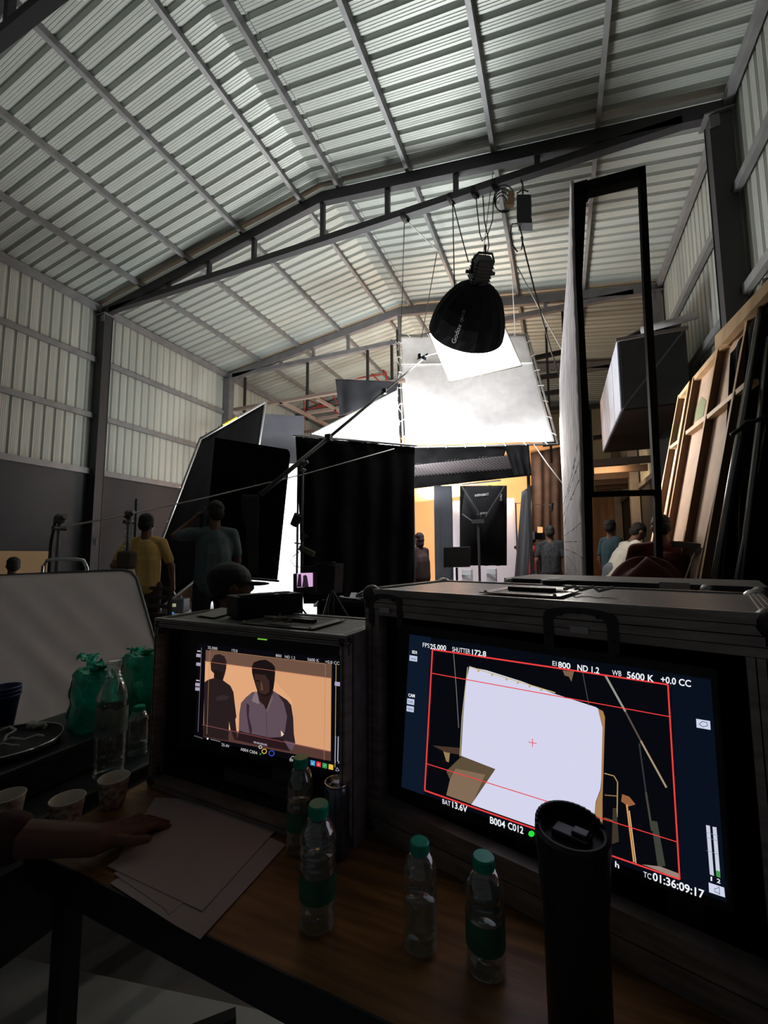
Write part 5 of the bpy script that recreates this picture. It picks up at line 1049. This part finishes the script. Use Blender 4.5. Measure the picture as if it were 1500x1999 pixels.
b = MB(); c = pD(690, 1205, 5.6); b.box((c.x, c.y, .35), (.8, .6, .66)); tag(b.build('covered_crate', DUVET, bevel=.05), 'dark covered crate under the torn silver film', 'crate')
for i in range(3):
    b = MB(); c = pD(640+i*10, 1180-i*3, 6.2); b.tube([c+Vector((.15*math.cos(a)*1.4, .1*math.sin(a), .03*math.sin(3*a))) for a in [2*PI*j/14 for j in range(15)]], .012); tag(b.build('cable_loop', mat('grey_cable', (.3, .3, .3), .5), smooth=True), ['pale cable loop nearest the camera rig', 'pale cable loop in the middle by the camera rig', 'pale cable loop nearest the torn film'][i], 'cable')
b = MB(); c = pZ(620, 1200, 0); b.box((c.x, c.y, .01), (2.4, 2.0, .02)); tag(b.build('floor_sheet', MATS['bounce_white']), 'white sheet on the floor behind the camera rig', 'sheet')
# chair held by the man in yellow
c = pD(335, 1190, 5.0); c = floor_pt(c); t = thing('chair', c, 'wooden slat back chair beside the man in yellow', 'chair')
b = MB(); b.box(c+Vector((0, 0, .46)), (.42, .42, .03)); b.build('seat', TRK, t)
for sx in (-.19, .19):
    for sy in (-.19, .19): b = MB(); b.bar(c+Vector((sx, sy, 0)), c+Vector((sx, sy, .92 if sy < 0 else .45)), .035); b.build('leg', mat('chair_brown', (.05, .035, .03), .6), t)
for z in (.6, .7, .8, .9): b = MB(); b.bar(c+Vector((-.19, -.19, z)), c+Vector((.19, -.19, z)), .02, .04); b.build('back_slat', MATS['chair_brown'], t)
# beige panel at left
b = MB(); p4 = [pX(x, y, XL+.03) for x, y in ((-70, 1075), (93, 1076), (93, 1120), (-70, 1130))]; p4[2] = Vector((p4[1].x, p4[1].y, .02)); p4[3] = Vector((p4[0].x, p4[0].y, .02)); b.prism(p4, (.04, 0, 0)); tag(b.build('beige_board', mat('beige_board', (.50, .33, .17), .7)), 'lit beige board against the left wall behind the seated head', 'board')
b = MB(); b.hexa(px4([(181, 1052, 8.78), (189, 1052, 8.78), (189, 1064, 8.78), (180, 1064, 8.78)]), [v-FWD*.01 for v in px4([(181, 1052, 8.78), (189, 1052, 8.78), (189, 1064, 8.78), (180, 1064, 8.78)])]); tag(b.build('switch_plate', mat('switch_white', (.30, .30, .28), .6)), 'small pale switch plate on the left wall column', 'switch')
b = MB(); p4 = [pX(x, y, XL+.02) for x, y in ((265, 974), (333, 980), (333, 1040), (265, 1040))]; p4[2].z = p4[3].z = .02; b.prism(p4, (.05, 0, 0)); tag(b.build('door_1', mat('dark_door', (.022, .024, .03), .5)), kind='structure')
# ================================================================== PEOPLE
SK = mat('skin_brown', (.16, .075, .045), .55, noise_s=10, noise_a=.1); HAIR = mat('black_hair', (.010, .008, .007), .7, noise_s=30, noise_a=.4, bump=.6, bump_s=60)
def person(loc, face, H, label, shirt, pants, pose='stand', bend=0, arms=None, vox=.014, group=None, hair=HAIR, hair_extra=None, shirt_long=False, turn=0, lean=0, cap_=None, zoff=0, hands=True, width=1.0, skin=None):
    s = H/1.75; skin = skin or SK
    t = thing('person', (loc[0], loc[1], 0), label, 'person', group)
    Rz = Matrix.Rotation(face, 3, 'Z'); Bd = Matrix.Rotation(-bend, 3, 'X')@Matrix.Rotation(lean, 3, 'Y'); Hd = Matrix.Rotation(turn, 3, 'Z')
    hz = .93 if pose == 'stand' else .50
    hip = Vector((0, 0, hz))
    def W(p, up_=False, head=False):
        p = Vector(p)
        if up_ or head:
            if pose != 'stand': p = p-Vector((0, 0, .43))
            q_ = p-hip
            if head:
                nk = Vector((0, .01, 1.52))-Vector((0, 0, .43 if pose != 'stand' else 0))-hip; q_ = nk+Hd@(q_-nk)
            p = hip+Bd@q_
        return Vector((loc[0], loc[1], zoff))+(Rz@(p*s))
    k = s; U_ = lambda p: W(p, True); Hh = lambda p: W(p, head=True); MH = Rz@Bd@Hd; MU = Rz@Bd
    if pose == 'stand': legs = {sx: [(sx*.09, 0, .90), (sx*.11, .02, .50), (sx*.12, -.03, .10)] for sx in (-1, 1)}
    else: legs = {sx: [(sx*.09, 0, .50), (sx*.13, .42, .50), (sx*.13, .40, .10)] for sx in (-1, 1)}
    arms = arms or {}
    A_ = {}
    for sx in (-1, 1): A_[sx] = arms.get(sx, [(sx*.25, -.03, 1.13), (sx*.26, .06, .90)])
    wd = width
    body = [('e', U_((0, 0, 1.28)), (.155*k*wd, .10*k, .19*k), MU), (U_((0, 0, 1.10)), .11*k*wd, W((0, 0, hz+.03)), .125*k), (U_((0, 0, 1.42)), .066*k, U_((0, .01, 1.56)), .058*k),
            ('e', Hh((0, .012, 1.645)), (.074*k, .092*k, .112*k), MH), ('e', Hh((0, .045, 1.590)), (.050*k, .052*k, .052*k), MH), ('e', Hh((0, .108, 1.635)), (.013*k, .020*k, .024*k), MH),
            ('e', Hh((.077, .0, 1.635)), (.012*k, .022*k, .032*k), MH), ('e', Hh((-.077, .0, 1.635)), (.012*k, .022*k, .032*k), MH), ('e', Hh((0, .098, 1.592)), (.024*k, .012*k, .008*k), MH), ('e', Hh((0, .088, 1.672)), (.045*k, .014*k, .010*k), MH)]
    sh, pn = [('e', U_((0, -.004, 1.27)), (.172*k*wd, .118*k, .215*k), MU), (U_((-.03, 0, 1.22)), .135*k*wd, W((-.03, 0, hz-.01)), .138*k*wd), (U_((.03, 0, 1.22)), .135*k*wd, W((.03, 0, hz-.01)), .138*k*wd)], []
    for sx in (-1, 1):
        S = U_((sx*.165*wd, 0, 1.42)); E_ = U_(A_[sx][0]); Wr = U_(A_[sx][1]); d = (Wr-E_).normalized()
        body += [(S, .050*k, E_, .040*k), (E_, .040*k, Wr, .026*k)]
        sh += [(U_((sx*.07, 0, 1.45)), .055*k, S, .066*k), (S, .066*k, lerp(S, E_, 1 if shirt_long else .72), .056*k)]
        if shirt_long: sh += [(E_, .054*k, lerp(E_, Wr, .93), .040*k)]
        # hand: palm, four fingers, thumb
        side = (MU@Vector((0, 1, 0))); side = (side-d*side.dot(d)); side = side.normalized() if side.length > 1e-3 else Vector((1, 0, 0)); nrm_ = d.cross(side)
        pm = Wr+d*.045*k; body += [(Wr, .026*k, pm, .030*k), (pm+side*.018*k, .017*k, pm+d*.04*k+side*.024*k, .013*k), (pm-side*.016*k, .016*k, pm+d*.04*k-side*.022*k, .012*k)]
        for f_, (o_, L_) in enumerate(((.028, .065), (.010, .074), (-.009, .070), (-.026, .054))):
            a0 = pm+d*.035*k+side*o_*k; a1 = a0+d*L_*.55*k+nrm_*.008*k; a2 = a1+d*L_*.4*k+nrm_*.020*k
            body += [(a0, .0095*k, a1, .009*k), (a1, .009*k, a2, .0075*k)]
        a0 = pm-d*.01*k+side*.028*k; body += [(a0, .012*k, a0+side*.028*k+d*.03*k, .009*k)]
        L_ = [W(p) for p in legs[sx]]; kn = L_[1]
        body += [(L_[0], .085*k, L_[1], .058*k), (L_[1], .055*k, L_[2], .038*k), (L_[2], .04*k, W((legs[sx][2][0], legs[sx][2][1]+.12, .035)), .034*k)]
        pn += [(L_[0], .105*k, L_[1], .074*k), (L_[1], .072*k, lerp(L_[1], L_[2], .93), .056*k)]
    pn += [(W((0, 0, hz)), .142*k, W((0, 0, hz+.07)), .135*k)]
    blob('body', body, skin, t, vox, smooth_it=3)
    blob('shirt', sh, shirt, t, vox, smooth_it=4, disp=(9, .014*k, .35)); blob('trousers', pn, pants, t, vox*1.1, smooth_it=4, disp=(9, .010*k, .4))
    if cap_: 
        blob('cap', [('e', Hh((0, -.01, 1.680)), (.096*k, .116*k, .090*k), MH), ('e', Hh((.0, .125, 1.655)), (.070*k, .085*k, .012*k), MH), ('e', Hh((0, -.01, 1.772)), (.010*k, .010*k, .006*k), MH)], cap_, t, vox*.6)
        blob('hair', [('e', Hh((0, -.03, 1.640)), (.080*k, .082*k, .075*k), MH)], hair, t, vox*.8)
    else:
        hc = [('e', Hh((0, -.012, 1.690)), (.083*k, .098*k, .086*k), MH), ('e', Hh((0, -.042, 1.635)), (.078*k, .072*k, .080*k), MH)]
        if hair_extra: hc += [('e', Hh(p), (r*k, r*k, r*1.2*k), MH) for p, r in hair_extra]
        blob('hair', hc, hair, t, vox*.7, disp=(45, .006, 1))
    for sx in (-1, 1):
        a = legs[sx][2]; blob('shoe', [('e', W((a[0], a[1]+.06, .045)), (.048*k, .135*k, .045*k), Rz)], mat('shoe_dark', (.02, .02, .022), .6), t, vox)
    return t
def facing(p): d = Vector((p.x, p.y)).normalized(); return math.atan2(-d.x, d.y)
c = pD(287, 1030, 5.05); YE = mat('yellow_shirt', (.58, .37, .11), .85); MRN = mat('maroon_trousers', (.05, .014, .016), .85)
person((c.x, c.y), facing(c)-.15, 1.755, 'man in a mustard yellow t-shirt seen from behind, right hand on the slat back chair', YE, MRN, turn=-.3, arms={-1: [(-.30, -.10, 1.16), (-.14, .06, 1.02)], 1: [(.28, .0, 1.14), (.29, .13, .90)]}, vox=.010)
c = pD(420, 1012, 4.7); GP = mat('grey_teal_polo', (.085, .115, .115), .85)
person((c.x, c.y), facing(c)+.1, 1.86, 'man in a dark grey green polo seen from behind, holding a phone to his ear', GP, mat('track_trousers', (.012, .010, .018), .8), turn=.2, arms={-1: [(-.37, .10, 1.40), (-.17, .12, 1.60)], 1: [(.25, .06, 1.14), (.18, .22, 1.02)]}, vox=.010, width=1.1)
ph = pD(393, 1017, 4.62); b = MB(); b.box(ph, (.02, .075, .15), rz=.5); tag(b.build('phone', BLACK, bevel=.004), 'phone held to the ear of the man in the grey green polo', 'phone')
c = pD(447, 1128, 2.15); 
t = person((c.x, c.y), facing(c)-.25, 1.72, 'seated person in black with a dark cap, just behind the small flight case', mat('black_hoodie', (.010, .010, .011), .85), mat('black_trousers', (.01, .01, .011), .85), pose='sit', cap_=mat('dark_cap', (.012, .012, .013), .7), vox=.009, shirt_long=True, zoff=-.06, bend=.1, turn=-1.15, width=1.15)
b = MB(); b.box((c.x, c.y, .22), (.42, .42, .40), rz=facing(c)); tag(b.build('stool', BLACK), 'black stool under the seated person in the dark cap', 'stool')
c = pD(25, 1112, 6.2); person((c.x, c.y), facing(c)+.2, 1.72, 'seated person at the far left, only dark hair showing over the white board', mat('dark_shirt', (.03, .03, .035), .8), BLACK, pose='sit', vox=.016, zoff=-.06)
b = MB(); b.box((c.x, c.y, .22), (.42, .42, .40)); tag(b.build('stool', BLACK), 'stool under the seated person at the far left', 'stool')
c = pD(818, 1062, 7.45); person((c.x, c.y), facing(c)+1.0, 1.62, 'person in dark maroon with a pulled up hood against the orange backdrop, left', mat('maroon_top', (.022, .007, .008), .85), mat('tan_trousers', (.10, .07, .045), .85), vox=.014, shirt_long=True, width=1.45, hair=mat('maroon_hood', (.025, .010, .010), .85), hair_extra=[((0, -.03, 1.56), .075)])
c = pD(1037, 1050, 8.9); person((c.x, c.y), facing(c)+2.0, 1.66, 'person in a bright red shirt behind a shoulder camera', mat('red_shirt', (.55, .03, .04), .8), mat('blue_jeans', (.05, .07, .12), .85), vox=.016, arms={1: [(.26, .12, 1.25), (.12, .28, 1.42)], -1: [(-.26, .12, 1.25), (-.10, .28, 1.42)]})
p = pD(1052, 1046, 8.7); t = thing('video_camera', p, 'small shoulder camera with a lit side screen before the red shirt person', 'camera'); b = MB(); b.box(p, (.22, .16, .16), rz=.4); b.cyl(p+Vector((.05, 0, 0)), p+Vector((.05, .2, .02)), .05); b.build('body', BLACK, t, bevel=.01); b = MB(); b.hexa(px4([(1050, 1028, 8.6), (1060, 1029, 8.6), (1060, 1040, 8.6), (1050, 1040, 8.6)]), [v+FWD*.01 for v in px4([(1050, 1028, 8.6), (1060, 1029, 8.6), (1060, 1040, 8.6), (1050, 1040, 8.6)])]); b.build('side_screen', glow('cam_screen', (250, 190, 130)), t)
b = MB(); b.cyl(p-Vector((0, 0, .1)), floor_pt(p), .025); b.build('tripod', BLACK, t)
c = pD(1074, 1042, 7.9); person((c.x, c.y), facing(c), 1.76, 'man in a dark speckled shirt seen from behind before the brown curtain', mat('speckled_shirt', (.005, .005, .006), .85, noise_s=38, noise_a=.9, col2=(.035, .035, .038)), mat('black_trousers2', (.01, .01, .012), .8), vox=.013, width=1.05)
c = pD(1192, 1034, 7.0); person((c.x, c.y), facing(c)-.9, 1.80, 'person in a teal shirt behind the black steel frame, facing right', mat('teal_shirt', (.03, .06, .072), .85), mat('dark_jeans', (.02, .025, .04), .85), vox=.014, turn=.5)
c = pD(1203, 1075, 5.9); person((c.x-.05, c.y), facing(c)-1.1, 1.78, 'bearded man in a white t-shirt bending forward inside the black steel frame', mat('white_tshirt', (.62, .60, .54), .85), mat('pale_jeans', (.15, .17, .20), .85), vox=.012, bend=.55, arms={1: [(.22, .10, 1.14), (.16, .30, 1.0)], -1: [(-.22, .10, 1.14), (-.16, .30, 1.0)]})
c = pD(1300, 1020, 3.7); DR = mat('dark_red_cloth', (.085, .010, .012), .9)
person((c.x, c.y), facing(c)+.3, 1.62, 'person in a dark red jacket seen from behind at the foot of the wooden flats', DR, BLACK, vox=.012, shirt_long=True, bend=.2, width=1.5, arms={1: [(.34, .05, 1.22), (.22, .28, 1.15)], -1: [(-.32, .08, 1.15), (-.2, .25, 1.0)]})
c = pD(1262, 1112, 3.1)
def heap(u, v):
    a = 2*PI*u; r = .27*math.sin(PI/2*v)**.7*(1+.12*noise.noise((math.cos(a)*2, math.sin(a)*2, v*2))); return Vector((c.x+r*math.cos(a)*1.15, c.y+r*math.sin(a), (c.z+.06)*math.cos(PI/2*v)**.45*(1+.03*math.sin(a*3))))
b = MB(); b.grid(heap, 48, 30); tag(b.build('draped_chair', DR, smooth=True), 'dark red cloth draped over a chair behind the large flight case', 'draped chair')
dg = bpy.context.evaluated_depsgraph_get(); dg.update()
fin = [(o, disp, nm, bpy.data.meshes.new_from_object(o.evaluated_get(dg))) for o, disp, nm in PEND]
for o, disp, nm, me in fin:
    if disp:
        nrm = [v.normal.copy() for v in me.vertices]
        for v, vn in zip(me.vertices, nrm): v.co += vn*noise.noise(Vector((v.co.x*disp[0], v.co.y*disp[0], v.co.z*disp[0]*disp[2])))*disp[1]
    for p_ in me.polygons: p_.use_smooth = True
    o.modifiers.clear(); o.data = me; me.name = nm
